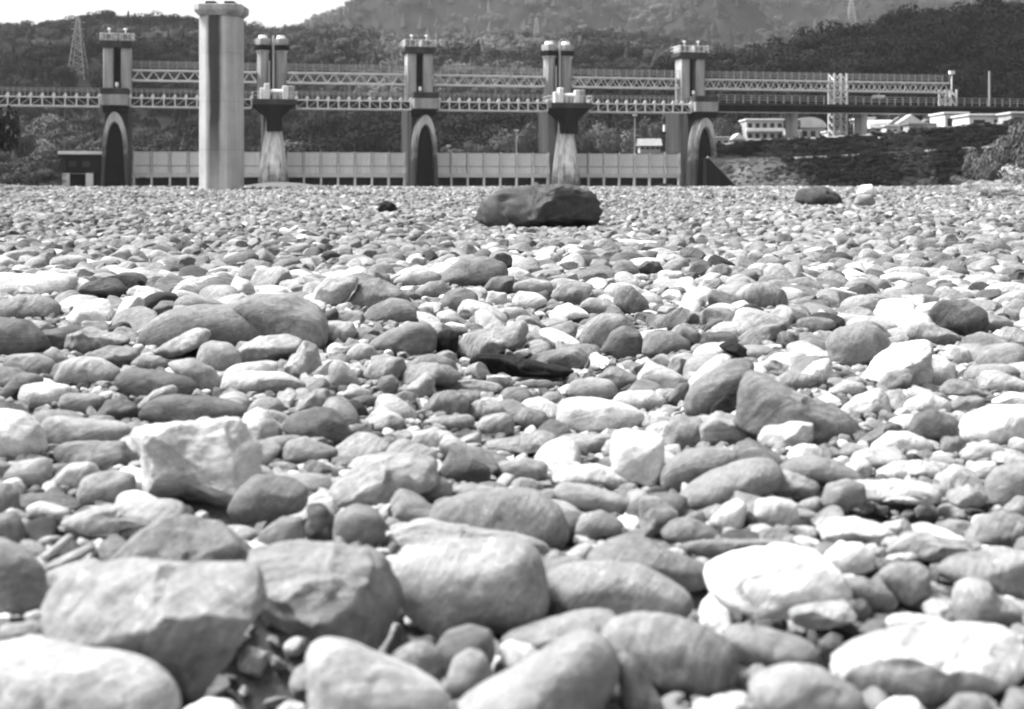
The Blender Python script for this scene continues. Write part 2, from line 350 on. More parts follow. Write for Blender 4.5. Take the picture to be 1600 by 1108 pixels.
def pier_flared(px, label):
    s = along(px); t = empty('gate_tower', dworld(s, 0), A)
    tag(t, label, 'dam tower', 'gate towers of the river weir')
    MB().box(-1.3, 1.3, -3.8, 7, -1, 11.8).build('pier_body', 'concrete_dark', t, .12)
    n = 20; rr = []
    for z, r, y in ((-1, 2.15, -5.2), (1.2, 2.05, -5.2), (4, 1.75, -5.1), (6.4, 1.4, -5.0), (8.2, 1.15, -4.9), (9.6, 1.05, -4.8)):
        rr.append([(r * math.cos(a) * (1 if abs(math.cos(a)) < 9 else 1), y + r * 1.1 * math.sin(a), z) for a in [2 * math.pi * i / n for i in range(n)]])
    MB().rings(rr).build('pier_nose', 'cone', t, smooth=False)
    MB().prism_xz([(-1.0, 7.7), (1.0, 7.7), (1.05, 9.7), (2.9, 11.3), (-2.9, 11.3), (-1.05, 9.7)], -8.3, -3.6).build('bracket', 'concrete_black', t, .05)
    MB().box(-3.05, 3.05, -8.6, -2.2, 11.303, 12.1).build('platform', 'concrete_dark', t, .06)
    # octagonal twin columns
    for k in (-1, 1):
        o8 = lambda r, z: [(k * 1.28 + r * math.cos(a), r * 1.15 * math.sin(a), z) for a in [math.pi / 8 + math.pi / 4 * i for i in range(8)]]
        MB().rings([o8(.86, 11.8), o8(.86, 19.0), o8(1.12, 19.5)]).build('column', 'concrete', t)
        MB().rings([o8(1.12, 19.503), o8(1.3, 19.7), o8(1.3, 20.25)]).build('head_ring', 'concrete_black', t)
        hd = MB().rings([o8(1.08, 20.253), o8(1.08, 21.2)]).build('hoist_housing', 'wall_grey', t)
        MB().rings([o8(.75, 21.2), o8(.6, 21.7)]).build('dome', 'steel_white', hd)
        rr = MB()
        for z in (20.6, 20.95): 
            p = o8(1.32, z); [rr.beam(p[i], p[(i + 1) % 8], .05) for i in range(8)]
        rr.build('railing', 'steel_grey', hd)
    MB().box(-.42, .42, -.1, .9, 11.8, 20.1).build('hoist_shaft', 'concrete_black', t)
    MB().tube((.16, -.8, 12), (.16, -.8, 21.6), .16).build('drain_pipe', 'concrete_pale', t)
    MB().tube((-.42, -.9, 12), (-.42, -.9, 18), .12).build('ladder_pipe', 'steel_grey', t)
    g = MB().box(-1.9, -1.3, -6, -4.8, 12.1, 13.8).box(-1.3, -.6, -6.2, -5, 12.1, 14.4).build('machine_housing', 'wall_white', t, .06)
    MB().box(1.2, 1.9, -6, -5, 12.1, 14.1).build('machine_housing', 'wall_white', t, .06)
    MB().tube((-.6, -5.5, 13.3), (1.2, -5.5, 13.3), .32).build('drive_drum', 'steel_white', t)
    MB().box(-.1, .5, -5.8, -5.2, 12.1, 13.0).build('drum_stand', 'steel_grey', t)
    rl = MB()
    for z in (12.6, 13.1): rl.beam((-3, -8.5, z), (3, -8.5, z), .05); rl.beam((3, -8.5, z), (3, -2.3, z), .05); rl.beam((-3, -8.5, z), (-3, -2.3, z), .05)
    rl.build('railing', 'steel_white', t)
    post = MB().box(-.035, .035, -.035, .035, 12.1, 13.15).mesh('railing_post', 'steel_white')
    for i in range(9): inst('railing_post', post, t, (-3 + i * .75, -8.5, 0))
    MB().box(2.0, 2.9, -5, -3, 12.1, 14.2).build('control_cabinet', 'steel_grey', t, .05)
    return t, s
TW = [pier_arch(184, 'leftmost arched weir tower with square twin columns'),
      pier_flared(425, 'flared weir tower right behind the stained round pier'),
      pier_arch(654, 'arched weir tower in the middle between two flared ones'),
      pier_flared(871, 'flared weir tower above the huge dark boulder'),
      pier_arch(1078, 'rightmost arched weir tower next to the dark road bridge')]
S = [x[1] for x in TW]

def upper_truss(s0, s1, label, zt=16.35, zb=14.95):
    L = s1 - s0; t = empty('hoist_bridge', dworld(s0, 0), A); tag(t, label, 'bridge', 'upper lattice bridges between the towers')
    zt -= WZ - .45
    for y in (-.9, .9):
        MB().beam((0, y, zt), (L, y, zt), .17).build('top_chord', 'steel_white', t)
        MB().beam((0, y, zb), (L, y, zb), .20).build('bottom_chord', 'steel_white', t)
    n = max(4, round(L / 1.85)); d = L / n; h = zt - zb
    up = MB().beam((0, 0, 0), (d / 2, 0, h), .095).mesh('brace', 'steel_white')
    dn = MB().beam((0, 0, h), (d / 2, 0, 0), .095).mesh('brace', 'steel_white')
    gus = MB().box(-.18, .18, -.1, .1, -.05, .12).mesh('gusset', 'steel_white')
    for y in (-.9, .9):
        for i in range(n):
            inst('brace', up, t, (i * d, y, zb)); inst('brace', dn, t, (i * d + d / 2, y, zb))
            if y < 0: inst('gusset', gus, t, (i * d + .001, y, zb + .08))
    MB().box(0, L, -.8, .8, zt + .12, zt + .17).build('walkway', 'steel_grey', t)
    r = MB()
    for y in (-.92, .92):
        for z in (.6, .95, 1.25): r.beam((0, y, zt + z), (L, y, zt + z), .055)
    r.build('railing', 'steel_grey', t)
    p = MB().box(-.035, .035, -.035, .035, 0, 1.27).mesh('railing_post', 'steel_grey')
    m = round(L / 1.2)
    for i in range(m + 1): inst('railing_post', p, t, (L * i / m, -.92, zt + .1))
    return t
HZ = 1.72
names = ['upper lattice bridge crossing behind the stained round pier', 'upper lattice bridge between the flared tower and the middle arched tower',
         'upper lattice bridge between the middle arched tower and the flared tower on its right', 'upper lattice bridge ending at the rightmost arched tower',
         'long upper lattice bridge right of the rightmost tower, up to the lattice trestle', 'upper lattice bridge between the two lattice trestles on the right']
s_t1, s_t2 = along(1309), along(1484)
spans = [(S[0] + 2, S[1] - 2.2), (S[1] + 2.2, S[2] - 2), (S[2] + 2, S[3] - 2.2), (S[3] + 2.2, S[4] - 2), (S[4] + 2, s_t1 - .9), (s_t1 + .9, s_t2 - .6)]
for (a, b_), nm in zip(spans, names): 
    u = upper_truss(a, b_, nm)
tr = empty('hoist_trolley', dworld(along(1372), -.2), A); tag(tr, 'small white trolley hanging under the lattice bridge between the trestles', 'trolley')
MB().box(-.85, .85, -.5, .5, 13.95, 14.35).build('trolley_body', 'steel_white', tr); MB().beam((0, 0, 14.35), (0, 0, 14.9), .2).build('hanger', 'steel_grey', tr)

def lower_bridge(s0, s1, label, cut=False):
    b = -5.0; L = s1 - s0; t = empty('service_bridge', dworld(s0, b), A); tag(t, label, 'bridge', 'lower service bridges of the weir')
    z0, z1 = 10.95, 12.12
    for y in (-1.5, 1.5):
        MB().beam((0, y, z0), (L, y, z0), .15).build('bottom_chord', 'steel_white', t)
        MB().beam((0, y, z1), (L, y, z1), .16).build('top_chord', 'steel_white', t)
    n = round(L / 1.45); d = L / n
    pst = MB().box(-.08, .08, -.1, .1, z0, z1).mesh('web_post', 'steel_white')
    foot = MB().prism_xz([(-.38, z0 + .1), (.38, z0 + .1), (.1, z0 + .42), (-.1, z0 + .42)], -.1, .1).mesh('gusset', 'steel_white')
    sg = MB().beam((0, .05, z0), (d, .05, z1), .055).mesh('diagonal', 'steel_white')
    sg2 = MB().beam((0, .05, z1), (d, .05, z0), .055).mesh('diagonal', 'steel_white')
    blk = MB().prism_xz([(-.30, z1 + .1), (.24, z1 + .1), (.16, z1 + .55), (-.05, z1 + .55)], -.12, .12).mesh('parapet_panel', 'steel_white')
    for i in range(n + 1):
        inst('web_post', pst, t, (i * d, -1.5, 0)); inst('parapet_panel', blk, t, (i * d, -1.5, 0))
        if i < n: inst('diagonal', sg if i < n / 2 else sg2, t, (i * d, -1.4, 0)); inst('diagonal', sg2 if i < n / 2 else sg, t, (i * d, 1.5, 0))
    MB().box(0, L, -1.35, 1.35, z1 + .0, z1 + .12).build('deck', 'concrete_dark', t)
    MB().box(0, L, -.3, -.1, z0 + .2, z1 - .05).build('girder', 'steel_dark', t)
    r = MB()
    for y in (-1.5, 1.5):
        for z in (.95, 1.25): r.beam((0, y, z1 + z), (L, y, z1 + z), .05)
    r.build('railing', 'steel_grey', t)
    p = MB().box(-.03, .03, -.03, .03, 0, 1.27).mesh('railing_post', 'steel_grey')
    for i in range(2 * n + 1): inst('railing_post', p, t, (d * i / 2, -1.5, z1))
b0 = -5.0
ln = ['lower service bridge running off the left edge of the photo', 'lower service bridge passing behind the stained round pier', 'lower service bridge left of the middle arched tower',
      'lower service bridge right of the middle arched tower', 'lower service bridge ending at the rightmost arched tower']
off = lambda i: 2.05 if i % 2 == 0 else 3.1
ends = [(along(-40, b0), S[0] - 2.05)] + [(S[i] + off(i), S[i + 1] - off(i + 1)) for i in range(4)]
for (a, c), nm in zip(ends, ln): lower_bridge(a, c, nm)

# gates
def gate(s0, s1, label):
    b = -1.5; L = s1 - s0; t = empty('weir_gate', dworld(s0, b), A); tag(t, label, 'gate', 'white steel gates of the weir')
    n = round(L / 2.35); d = L / n; zt, zm, z1, z0 = 4.95, 2.95, 2.0, 1.35
    pu = MB().box(.17, d - .17, 0, .12, zm + .05, zt).mesh('gate_panel', 'gate_paint', .02)
    pl = MB().box(.17, d - .17, -.06, .12, z1, zm - .05).mesh('gate_panel', 'gate_paint', .02)
    stiff = MB().box(-.04, .04, -.06, 0, z1, zt - .1).mesh('stiffener', 'gate_paint')
    rib = MB().rings([[(x + o, y, z) for x, y in ((-.1, 0), (.1, 0), (.1, .14), (-.1, .14))] for o, z in ()]) if False else None
    rb = MB(); zs = [z1, 2.5, 3.0, 3.6, 4.2, zt + .08]
    rb.rings([[(x, y + yo, z) for x, y in ((-.09, -.32), (.09, -.32), (.09, .1), (-.09, .1))] for z, yo in zip(zs, (-.3, -.1, 0, 0, -.05, -.15))])
    rib = rb.mesh('rib', 'steel_white'); pst = MB().box(-.13, .13, -.2, .2, -.3, z0).mesh('sill_post', 'gate_paint')
    for i in range(n):
        inst('gate_panel', pu, t, (i * d, 0, 0)); inst('gate_panel', pl, t, (i * d, 0, 0))
        for k in (1 / 3, 2 / 3): inst('stiffener', stiff, t, ((i + k) * d, 0, 0))
    for i in range(n + 1): inst('rib', rib, t, (min(max(i * d, .1), L - .1), 0, 0)); inst('sill_post', pst, t, (min(max(i * d, .13), L - .13), 0, 0))
    MB().box(0, L, .13, .2, z1, zt - .05).build('skin_plate', 'wall_grey', t)
    MB().box(0, L, -.3, .2, z0, z1 - .004).build('bottom_beam', 'steel_white', t, .03)
    MB().box(0, L, -.1, .14, zt + .003, zt + .09).build('top_edge', 'steel_dark', t)
    MB().box(0, L, .05, .3, zm - .03, zm + .03).build('seam', 'steel_dark', t)
    MB().box(0, L, 1.0, 3.0, -.6, 1.3).build('apron_recess', 'concrete_black', t)
    MB().box(0, L, -.6, .9, -.6, .12).build('sill', 'concrete_pale', t)
gl = ['white gate partly hidden by the stained round pier, left bay', 'white gate between the flared left tower and the middle arched tower',
      'white gate between the middle arched tower and the right flared tower', 'white gate between the right flared tower and the rightmost tower']
for i in range(4): gate(S[i] + (2.15 if i % 2 == 0 else 2.0), S[i + 1] - (2.15 if i % 2 else 1.7), gl[i])
gate_house = empty('gatehouse', dworld(along(128, -4), -4), A); tag(gate_house, 'dark sluice house with white flat roof edge on two white legs, far left', 'building')
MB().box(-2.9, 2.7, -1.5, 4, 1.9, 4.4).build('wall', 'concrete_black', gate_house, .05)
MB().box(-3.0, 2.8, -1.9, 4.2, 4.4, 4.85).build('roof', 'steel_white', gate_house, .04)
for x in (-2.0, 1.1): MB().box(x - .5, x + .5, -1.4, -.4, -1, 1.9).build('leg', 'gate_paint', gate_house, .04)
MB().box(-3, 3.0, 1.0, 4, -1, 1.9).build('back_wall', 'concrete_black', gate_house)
MB().box(-1.4, .55, -1.3, -.5, 1.75, 2.1).build('lintel', 'concrete', gate_house)
for x in (-1.6, 0.2): MB().box(x, x + 1.0, -1.56, -1.5, 2.7, 3.5).build('window', 'concrete_dark', gate_house)

# lattice trestles
def trestle(px, wd, zt, zb, label, top=0):
    t = empty('lattice_trestle', dworld(along(px), 0), A); tag(t, label, 'lattice tower', 'lattice trestles carrying the upper bridge')
    lg = MB().box(-.11, .11, -.11, .11, zb, zt).mesh('leg', 'steel_white')
    for x in (-wd / 2, wd / 2):
        for y in (-1.0, 1.0): inst('leg', lg, t, (x, y, 0))
    for x in (0,): MB().box(-.08, .08, -1.08, -.92, zb, zt).build('middle_leg', 'steel_white', t)
    n = max(3, round((zt - zb) / 1.25)); h = (zt - zb) / n
    br1 = MB().beam((-wd / 2, 0, 0), (0, 0, h), .09).mesh('brace', 'steel_white'); br2 = MB().beam((wd / 2, 0, 0), (0, 0, h), .09).mesh('brace', 'steel_white')
    hr = MB().beam((-wd / 2, 0, 0), (wd / 2, 0, 0), .1).mesh('strut', 'steel_white'); sd_ = MB().beam((0, -1, 0), (0, 1, h), .09).mesh('brace', 'steel_white')
    for i in range(n):
        for y in (-1.0, 1.0): inst('brace', br1, t, (0, y, zb + i * h)); inst('brace', br2, t, (0, y, zb + i * h)); inst('strut', hr, t, (0, y, zb + i * h))
        for x in (-wd / 2, wd / 2): inst('brace', sd_, t, (x, 0, zb + i * h))
    if top: MB().box(-.1, .5, -.3, .3, zt, zt + top).build('cap_box', 'steel_white', t)
trestle(1309, 2.1, 17.6, 6.6, 'taller lattice trestle standing between the two right upper bridges')
trestle(1481, 1.9, 15.4, 11.2, 'short lattice trestle at the right end of the upper bridge')
tb = empty('signal_mast', dworld(along(1487), 0), A); tag(tb, 'thin white mast with box on the end lattice trestle', 'mast')
MB().box(-.09, .09, -.09, .09, 15.4, 17.9).build('pole', 'steel_white', tb); MB().box(-.4, .4, -.3, .3, 17.9, 18.4).build('signal_box', 'steel_white', tb)

# dark road bridge at the right
rs0 = along(1116, -4); rs1 = along(1760, -4); rb_ = empty('road_bridge', dworld(rs0, -4), A); tag(rb_, 'dark road bridge running from the rightmost tower off the right edge', 'bridge')
L = rs1 - rs0
MB().box(0, L, -1.6, 1.6, 11.3, 12.2).build('girder', 'concrete_black', rb_); MB().box(0, L, -1.9, 1.9, 12.2, 12.5).build('deck', 'concrete_dark', rb_)
MB().box(0, L, -1.95, -1.8, 11.05, 11.2).build('service_pipe', 'steel_grey', rb_)
r = MB()
for z in (.5, .85, 1.2): r.beam((0, -1.8, 12.5 + z), (L, -1.8, 12.5 + z), .07)
r.build('railing', 'steel_grey', rb_)
p = MB().box(-.05, .05, -.05, .05, 12.5, 13.72).mesh('railing_post', 'steel_grey')
for i in range(int(L / 1.3)): inst('railing_post', p, rb_, (i * 1.3, -1.8, 0))
mp = MB().box(-.12, .12, -.12, .12, 12.5, 18.0).build('lamp_pole', 'steel_grey', rb_, loc=(along(1538, -4) - rs0, -1.5, 0))
for px in (1237, 1345, 1476, 1640):
    MB().box(-.5, .5, -1.2, 1.2, 4.5, 11.28).build('bridge_pier', 'concrete', rb_, loc=(along(px, -4) - rs0, 0.05, 0))

# the big stained pier nearer than the weir
PY = 122.0; bp_ = empty('bridge_pier', (-24.9, PY, 0.2)); tag(bp_, 'tall stained concrete pier with flared cap in front of the weir', 'bridge pier')
def oct_(wx, wy, cx, z): return [(x, y, z) for x, y in ((-wx + cx, -wy), (wx - cx, -wy), (wx, -wy + cx), (wx, wy - cx), (wx - cx, wy), (-wx + cx, wy), (-wx, wy - cx), (-wx, -wy + cx))]
MB().rings([oct_(1.72, 1.9, .8, z) for z in (-1.5, 14.9)]).build('shaft', 'pier_stained', bp_, .1)
MB().rings([oct_(1.72, 1.9, .8, 14.9), oct_(2.02, 2.25, .5, 15.3), oct_(2.02, 2.25, .5, 15.85)]).build('cap', 'concrete', bp_, .05)
MB().box(-1.2, -.4, -1, 1, 15.85, 16.2).box(.4, 1.2, -1, 1, 15.85, 16.2).build('bearing', 'concrete_black', bp_)
# ---------------------------------------------------------------- instancing for what nobody can count
def scatter(name, P, ROT, SCL, IDX, TONE, variants, label, cat, mat):
    me = bpy.data.meshes.new(name); me.vertices.add(len(P)); me.vertices.foreach_set('co', np.asarray(P, np.float32).ravel())
    for nm, ty, arr, key in (('rot', 'FLOAT_VECTOR', ROT, 'vector'), ('scl', 'FLOAT_VECTOR', SCL, 'vector'), ('idx', 'INT', IDX, 'value'), ('tone', 'FLOAT', TONE, 'value')):
        a = me.attributes.new(nm, ty, 'POINT'); a.data.foreach_set(key, np.asarray(arr, np.int32 if ty == 'INT' else np.float32).ravel())
    me.materials.append(M[mat]); o = bpy.data.objects.new(name, me); COL.objects.link(o)
    ng = bpy.data.node_groups.new(name, 'GeometryNodeTree')
    ng.interface.new_socket('Geometry', in_out='INPUT', socket_type='NodeSocketGeometry'); ng.interface.new_socket('Geometry', in_out='OUTPUT', socket_type='NodeSocketGeometry')
    n, l = ng.nodes, ng.links; gi = n.new('NodeGroupInput'); go = n.new('NodeGroupOutput')
    m2p = n.new('GeometryNodeMeshToPoints'); l.new(gi.outputs[0], m2p.inputs['Mesh'])
    iop = n.new('GeometryNodeInstanceOnPoints'); l.new(m2p.outputs[0], iop.inputs['Points'])
    jn = n.new('GeometryNodeJoinGeometry')
    for v in variants:
        oi = n.new('GeometryNodeObjectInfo'); oi.inputs['Object'].default_value = v; oi.inputs['As Instance'].default_value = True
        l.new(oi.outputs['Geometry'], jn.inputs[0])
    l.new(jn.outputs[0], iop.inputs['Instance']); iop.inputs['Pick Instance'].default_value = True
    def attr(nm, ty):
        a = n.new('GeometryNodeInputNamedAttribute'); a.data_type = ty; a.inputs['Name'].default_value = nm
        return [s for s in a.outputs if s.enabled and s.name == 'Attribute'][0]
    l.new(attr('idx', 'INT'), iop.inputs['Instance Index']); l.new(attr('scl', 'FLOAT_VECTOR'), iop.inputs['Scale'])
    e2r = n.new('FunctionNodeEulerToRotation'); l.new(attr('rot', 'FLOAT_VECTOR'), e2r.inputs[0]); l.new(e2r.outputs[0], iop.inputs['Rotation'])
    l.new(iop.outputs[0], go.inputs[0])
    md = o.modifiers.new('scatter', 'NODES'); md.node_group = ng
    tag(o, label, cat, kind='stuff'); return o
def hidden_variant(name, me): return bpy.data.objects.new(name, me)      # a source shape, not placed in the scene itself

def quads_mesh(name, C, Nn, size, mat):
    n = len(C); up = rng.normal(size=(n, 3)); a = np.cross(Nn, up); a /= np.linalg.norm(a, axis=1)[:, None] + 1e-9; b = np.cross(Nn, a)
    sz = size * rng.uniform(.6, 1.4, (n, 1)); V = np.stack([C - a * sz - b * sz * .7, C + a * sz * .8 - b * sz, C + a * sz + b * sz * .8, C - a * sz * .7 + b * sz], 1).reshape(-1, 3)
    me = bpy.data.meshes.new(name); me.from_pydata(V.tolist(), [], [tuple(range(4 * i, 4 * i + 4)) for i in range(n)]); me.materials.append(M[mat]); return me
def crown_broad(seed, n=2600, mat='leaf'):
    g = np.random.default_rng(seed); L = 11; cen = g.normal(size=(L, 3)) * [.42, .42, .30]; cen[:, 2] = np.abs(cen[:, 2]) * 1.0 + .35; rad = g.uniform(.28, .5, L)
    k = g.integers(0, L, n); d = g.normal(size=(n, 3)); d /= np.linalg.norm(d, axis=1)[:, None]; r = rad[k] * g.uniform(.75, 1.08, n)
    C = cen[k] + d * r[:, None] * [1, 1, .85]; Nn = d + g.normal(size=(n, 3)) * .28; Nn /= np.linalg.norm(Nn, axis=1)[:, None]
    return quads_mesh('crown', C, Nn, .034, mat)
def crown_conifer(seed, n=2000, mat='leaf'):
    g = np.random.default_rng(seed); z = g.uniform(0, 1, n) ** 1.3; th = g.uniform(0, 2 * np.pi, n); tier = 0.75 + 0.25 * np.abs(np.sin(z * 22))
    r = (.34 * (1 - z) + .02) * tier * g.uniform(.6, 1.1, n); C = np.stack([r * np.cos(th), r * np.sin(th), z * 1.25 + .05], 1)
    Nn = np.stack([np.cos(th), np.sin(th), np.full(n, .9)], 1) + g.normal(size=(n, 3)) * .4; Nn /= np.linalg.norm(Nn, axis=1)[:, None]
    return quads_mesh('crown', C, Nn, .028, mat)
BR = [crown_broad(i) for i in range(5)]; CO = [crown_conifer(20 + i) for i in range(3)]
BRV = [hidden_variant('broadleaf_crown', m) for m in BR]; COV = [hidden_variant('conifer_crown', m) for m in CO]

HILLS = {}
def hill(name, ridge, Db, Dr, treeh, spacing, tone, conif, label, pw=1.0, zb=0.6, seed=0, rough=1.0, tonefn=None, minpx=-150, maxpx=1750):
    px, py = np.array(ridge, float).T
    def zr(p): return H + (HY - np.interp(p, px, py)) * Dr / F - treeh * .75
    def hz(X, Y):
        X = np.asarray(X, float); Y = np.asarray(Y, float); p = CX + X / Y * F; t = (Y - Db) / (Dr - Db)
        top = np.maximum(zr(p), zb)
        s = np.where(t < 1, np.clip(t, 0, 1) ** pw, 1 - .35 * (t - 1) ** 2 * 3)
        lump = rough * (top - zb) * .09 * fb2(X, Y, 6.0 / (Dr - Db) , 4, seed) * np.clip(t * (1.02 - t) * 5, 0, 1)
        return np.where(t <= 0, -1.0, zb + (top - zb) * s + lump)
    P = np.linspace(-900, 2500, 240); T = np.concatenate([[-.03], np.linspace(0, 1, 40), [1.1, 1.25, 1.5]])
    V = []; 
    Yv = Db + (Dr - Db) * T; XX = (P[None, :] - CX) / F * Yv[:, None]; YY = np.repeat(Yv[:, None], len(P), 1); ZZ = hz(XX, YY); ZZ[0] = -2
    me = bpy.data.meshes.new(name); nx, ny = len(P), len(T); i = np.arange(nx - 1)[None, :] + nx * np.arange(ny - 1)[:, None]
    me.from_pydata(np.stack([XX, YY, ZZ], -1).reshape(-1, 3).tolist(), [], np.stack([i, i + 1, i + 1 + nx, i + nx], -1).reshape(-1, 4).tolist())
    me.materials.append(M['forest_soil']); o = bpy.data.objects.new(name, me); COL.objects.link(o); tag(o, kind='structure')
    me.polygons.foreach_set('use_smooth', [True] * len(me.polygons))
    # trees
    Yl = []; y = Db + spacing * .5
    while y < Dr * 1.03: Yl.append(y); y += spacing * rng.uniform(.8, 1.0) * (.7 + .5 * (y / Dr))
    pts = []
    for y in Yl:
        x = np.arange((minpx - CX) / F * y, (maxpx - CX) / F * y, spacing); x = x + rng.uniform(-.45, .45, len(x)) * spacing; yy = y + rng.uniform(-.5, .5, len(x)) * spacing
        pts.append(np.stack([x, yy], 1))
    pts = np.concatenate(pts); z = hz(pts[:, 0], pts[:, 1]); p = CX + pts[:, 0] / pts[:, 1] * F
    keep = (z > zb + .4) | (zr(p) > zb + 2); keep &= z > 0; keep &= ~((name == 'wooded_hill') & (p > 492) & (pts[:, 1] < 372)); pts, z, p = pts[keep], z[keep], p[keep]
    n = len(pts); cf = rng.random(n) < conif if not callable(conif) else rng.random(n) < conif(pts[:, 0], pts[:, 1], z)
    sc_ = treeh * rng.uniform(.6, 1.2, n) * .62; idx = np.where(cf, 5 + rng.integers(0, 3, n), rng.integers(0, 5, n)); wsc = sc_ * rng.uniform(1.0, 1.35, n)
    hs = np.where(cf, sc_ * 1.3, sc_ * rng.uniform(.9, 1.25, n)); wsc = np.where(cf, wsc * 1.15, wsc)
    if tonefn: tn = tonefn(pts[:, 0], pts[:, 1], z)
    else: tn = tone * np.clip(1 + .7 * fb2(pts[:, 0], pts[:, 1], 1.0 / (spacing * 7), 3, seed + 3), .45, 2.0)
    tn = tn * rng.uniform(.8, 1.22, n) * np.where(cf, .75, 1)
    rot = np.stack([rng.normal(0, .05, n), rng.normal(0, .05, n), rng.uniform(0, 6.28, n)], 1)
    if name == 'wooded_hill':
        pj = HY - (z - H) * F / pts[:, 1]; c_ = (p > 100) & (p < 146) & (pj > 60) & (pj < 150); wsc = np.where(c_, wsc * .4, wsc); hs = np.where(c_, hs * .25, hs)
    scatter(name + '_forest', np.stack([pts[:, 0], pts[:, 1], z - .3], 1), rot, np.stack([wsc, wsc, hs], 1), idx, tn, BRV + COV, label, 'forest', 'leaf')
    HILLS[name] = hz; return hz
NF = lambda: 0
hill('far_mountain', [(-900, 60), (200, 62), (400, 58), (440, 50), (470, 40), (500, 24), (540, 8), (575, -4), (640, -22), (800, -40), (1000, -30), (1150, -46), (1300, -22), (1600, -50), (2500, -60)],
     950, 2000, 14, 15, .085, .08, 'pale wooded mountain filling the sky behind the weir, hazy', seed=9, rough=3.2, zb=10)
hill('wooded_hill', [(-900, 90), (-300, 60), (0, 42), (60, 33), (120, 28), (165, 17), (200, 20), (230, 26), (260, 22), (300, 30), (345, 32), (400, 37), (460, 42), (520, 45), (560, 48), (640, 58), (700, 52), (760, 47), (830, 54), (920, 46), (1000, 50), (1060, 58), (1150, 75), (1300, 100), (2500, 160)],
     262, 640, 7.0, 6.0, .075, lambda X, Y, Z: .18 + .5 * (fb2(X, Y, .012, 2, 4) > .15), 'mixed wooded hillside behind the left half of the weir', seed=2, rough=1.4, pw=1.1,
     tonefn=lambda X, Y, Z: np.where((CX + X / Y * F > 590) & (Y > 430), .10, .045) * np.clip(1 + 1.3 * fb2(X, Y, .014, 3, 5), .35, 1.9))
hill('cedar_hill', [(-900, 320), (480, 300), (497, 240), (515, 200), (560, 180), (640, 172), (800, 165), (860, 150), (900, 136), (1000, 116), (1100, 95), (1170, 80), (1260, 60), (1330, 44), (1376, 42), (1390, 20), (1430, 15), (1500, 13), (1540, 4), (1600, 0), (1900, -25), (2500, -40)],
     268, 350, 8, 4.4, .036, .92, 'dark cedar wood on the hillside behind the right of the weir', seed=6, rough=.8,
     tonefn=lambda X, Y, Z: .009 * np.clip(1 + 1.1 * fb2(X, Y, .03, 3, 8), .5, 2.2), minpx=470)

def tree(px, ytop, ybase, D, wpx, label, kind=0, tone=.08, group='single trees on the far bank', seed=0, name='tree', cat='tree', trunk=True):
    zb, zt = H + (HY - ybase) * D / F, H + (HY - ytop) * D / F; h = zt - zb; wd = wpx * D / F
    t = empty(name, ((px - CX) * D / F, D, zb), 0); tag(t, label, cat, group)
    if kind == 0:
        me = BR[seed % 5]; c = inst('crown', me, t, (0, 0, h * .08), (0, 0, seed * 1.3), (wd / 1.6, wd / 1.6, h * .92 / 1.25))
    else:
        me = CO[seed % 3]; c = inst('crown', me, t, (0, 0, 0), (0, 0, seed * 1.3), (wd / .72, wd / .72, h / 1.3))
    c['tone'] = tone
    if trunk: MB().tube((0, 0, -1.2), (0, 0, h * .55), wd * .05, wd * .025).tube((0, 0, h * .3), (wd * .18, 0, h * .6), wd * .025, wd * .01).tube((0, 0, h * .25), (-wd * .2, .1, h * .55), wd * .025, wd * .01).build('trunk', 'bark', t)
    return t
TR = [(712, 226, 250, 26, .085, 'small grey tree just above the gate right of the middle arched tower'), (745, 214, 250, 34, .09, 'bushy tree left of the lamp post with pale bank behind'),
      (782, 203, 250, 40, .10, 'rounded bushy tree behind the tall lamp post'), (822, 193, 250, 44, .095, 'wide pale bushy tree left of the right flared tower'), (852, 196, 250, 30, .085, 'dim tree half hidden by the right flared tower'),
      (925, 186, 250, 40, .085, 'round tree right of the right flared tower'), (955, 177, 252, 50, .10, 'largest round tree between the two right towers'), (1000, 186, 252, 40, .08, 'dim round tree left of the small pump hut'),
      (1032, 178, 252, 34, .07, 'dark tree behind the pump hut'), (1128, 184, 240, 38, .075, 'round tree right of the rightmost arched tower'), (1152, 178, 240, 34, .07, 'tree just left of the banded apartment house'),
      (1268, 190, 222, 26, .03, 'dark tree in front of the curved roof house'), (1326, 182, 222, 26, .04, 'dark tree right of the taller lattice trestle'), (1348, 178, 218, 24, .05, 'tree behind the grey house right of the trestle'),
      (1452, 172, 212, 24, .025, 'very dark tree left of the pale box building'), (1466, 176, 212, 16, .03, 'narrow dark tree beside the pale box building'), (1420, 166, 205, 34, .06, 'tree crown above the white gabled house'),
      (1515, 168, 200, 34, .05, 'tree behind the long white wall under the road bridge'), (1390, 164, 205, 36, .055, 'wide tree crown under the right lattice bridge'), (1230, 176, 222, 30, .035, 'dark tree between banded house and curved roof house')]
for i, (px, yt, yb, wp, tn, lb) in enumerate(TR):
    D = 262 if px < 1050 else 250 if px < 1300 else 232
    tree(px, yt, yb, D + (i % 3) * 3, wp, lb, 0, tn, seed=i)
tree(-42, 112, 300, 92, 105, 'dark tree reaching in from the left edge above the gravel', 0, .03, seed=3, group=None)
for i, (px, yt, wp, lb, tn) in enumerate([(12, 240, 40, 'dark bush at the far left behind the gravel', .045), (48, 236, 44, 'second dark bush from the left behind the gravel', .06), (74, 244, 30, 'bush just left of the dark sluice house', .045),
                                    (30, 262, 50, 'low shrub on the grass strip at the far left', .09), (70, 264, 44, 'low dark shrub below the bush left of the sluice house', .05)]):
    tree(px, yt, 292, 190 - i * 3, wp, lb, 0, tn, 'bushes at the left end of the weir', seed=i, name='bush', cat='bush', trunk=False)
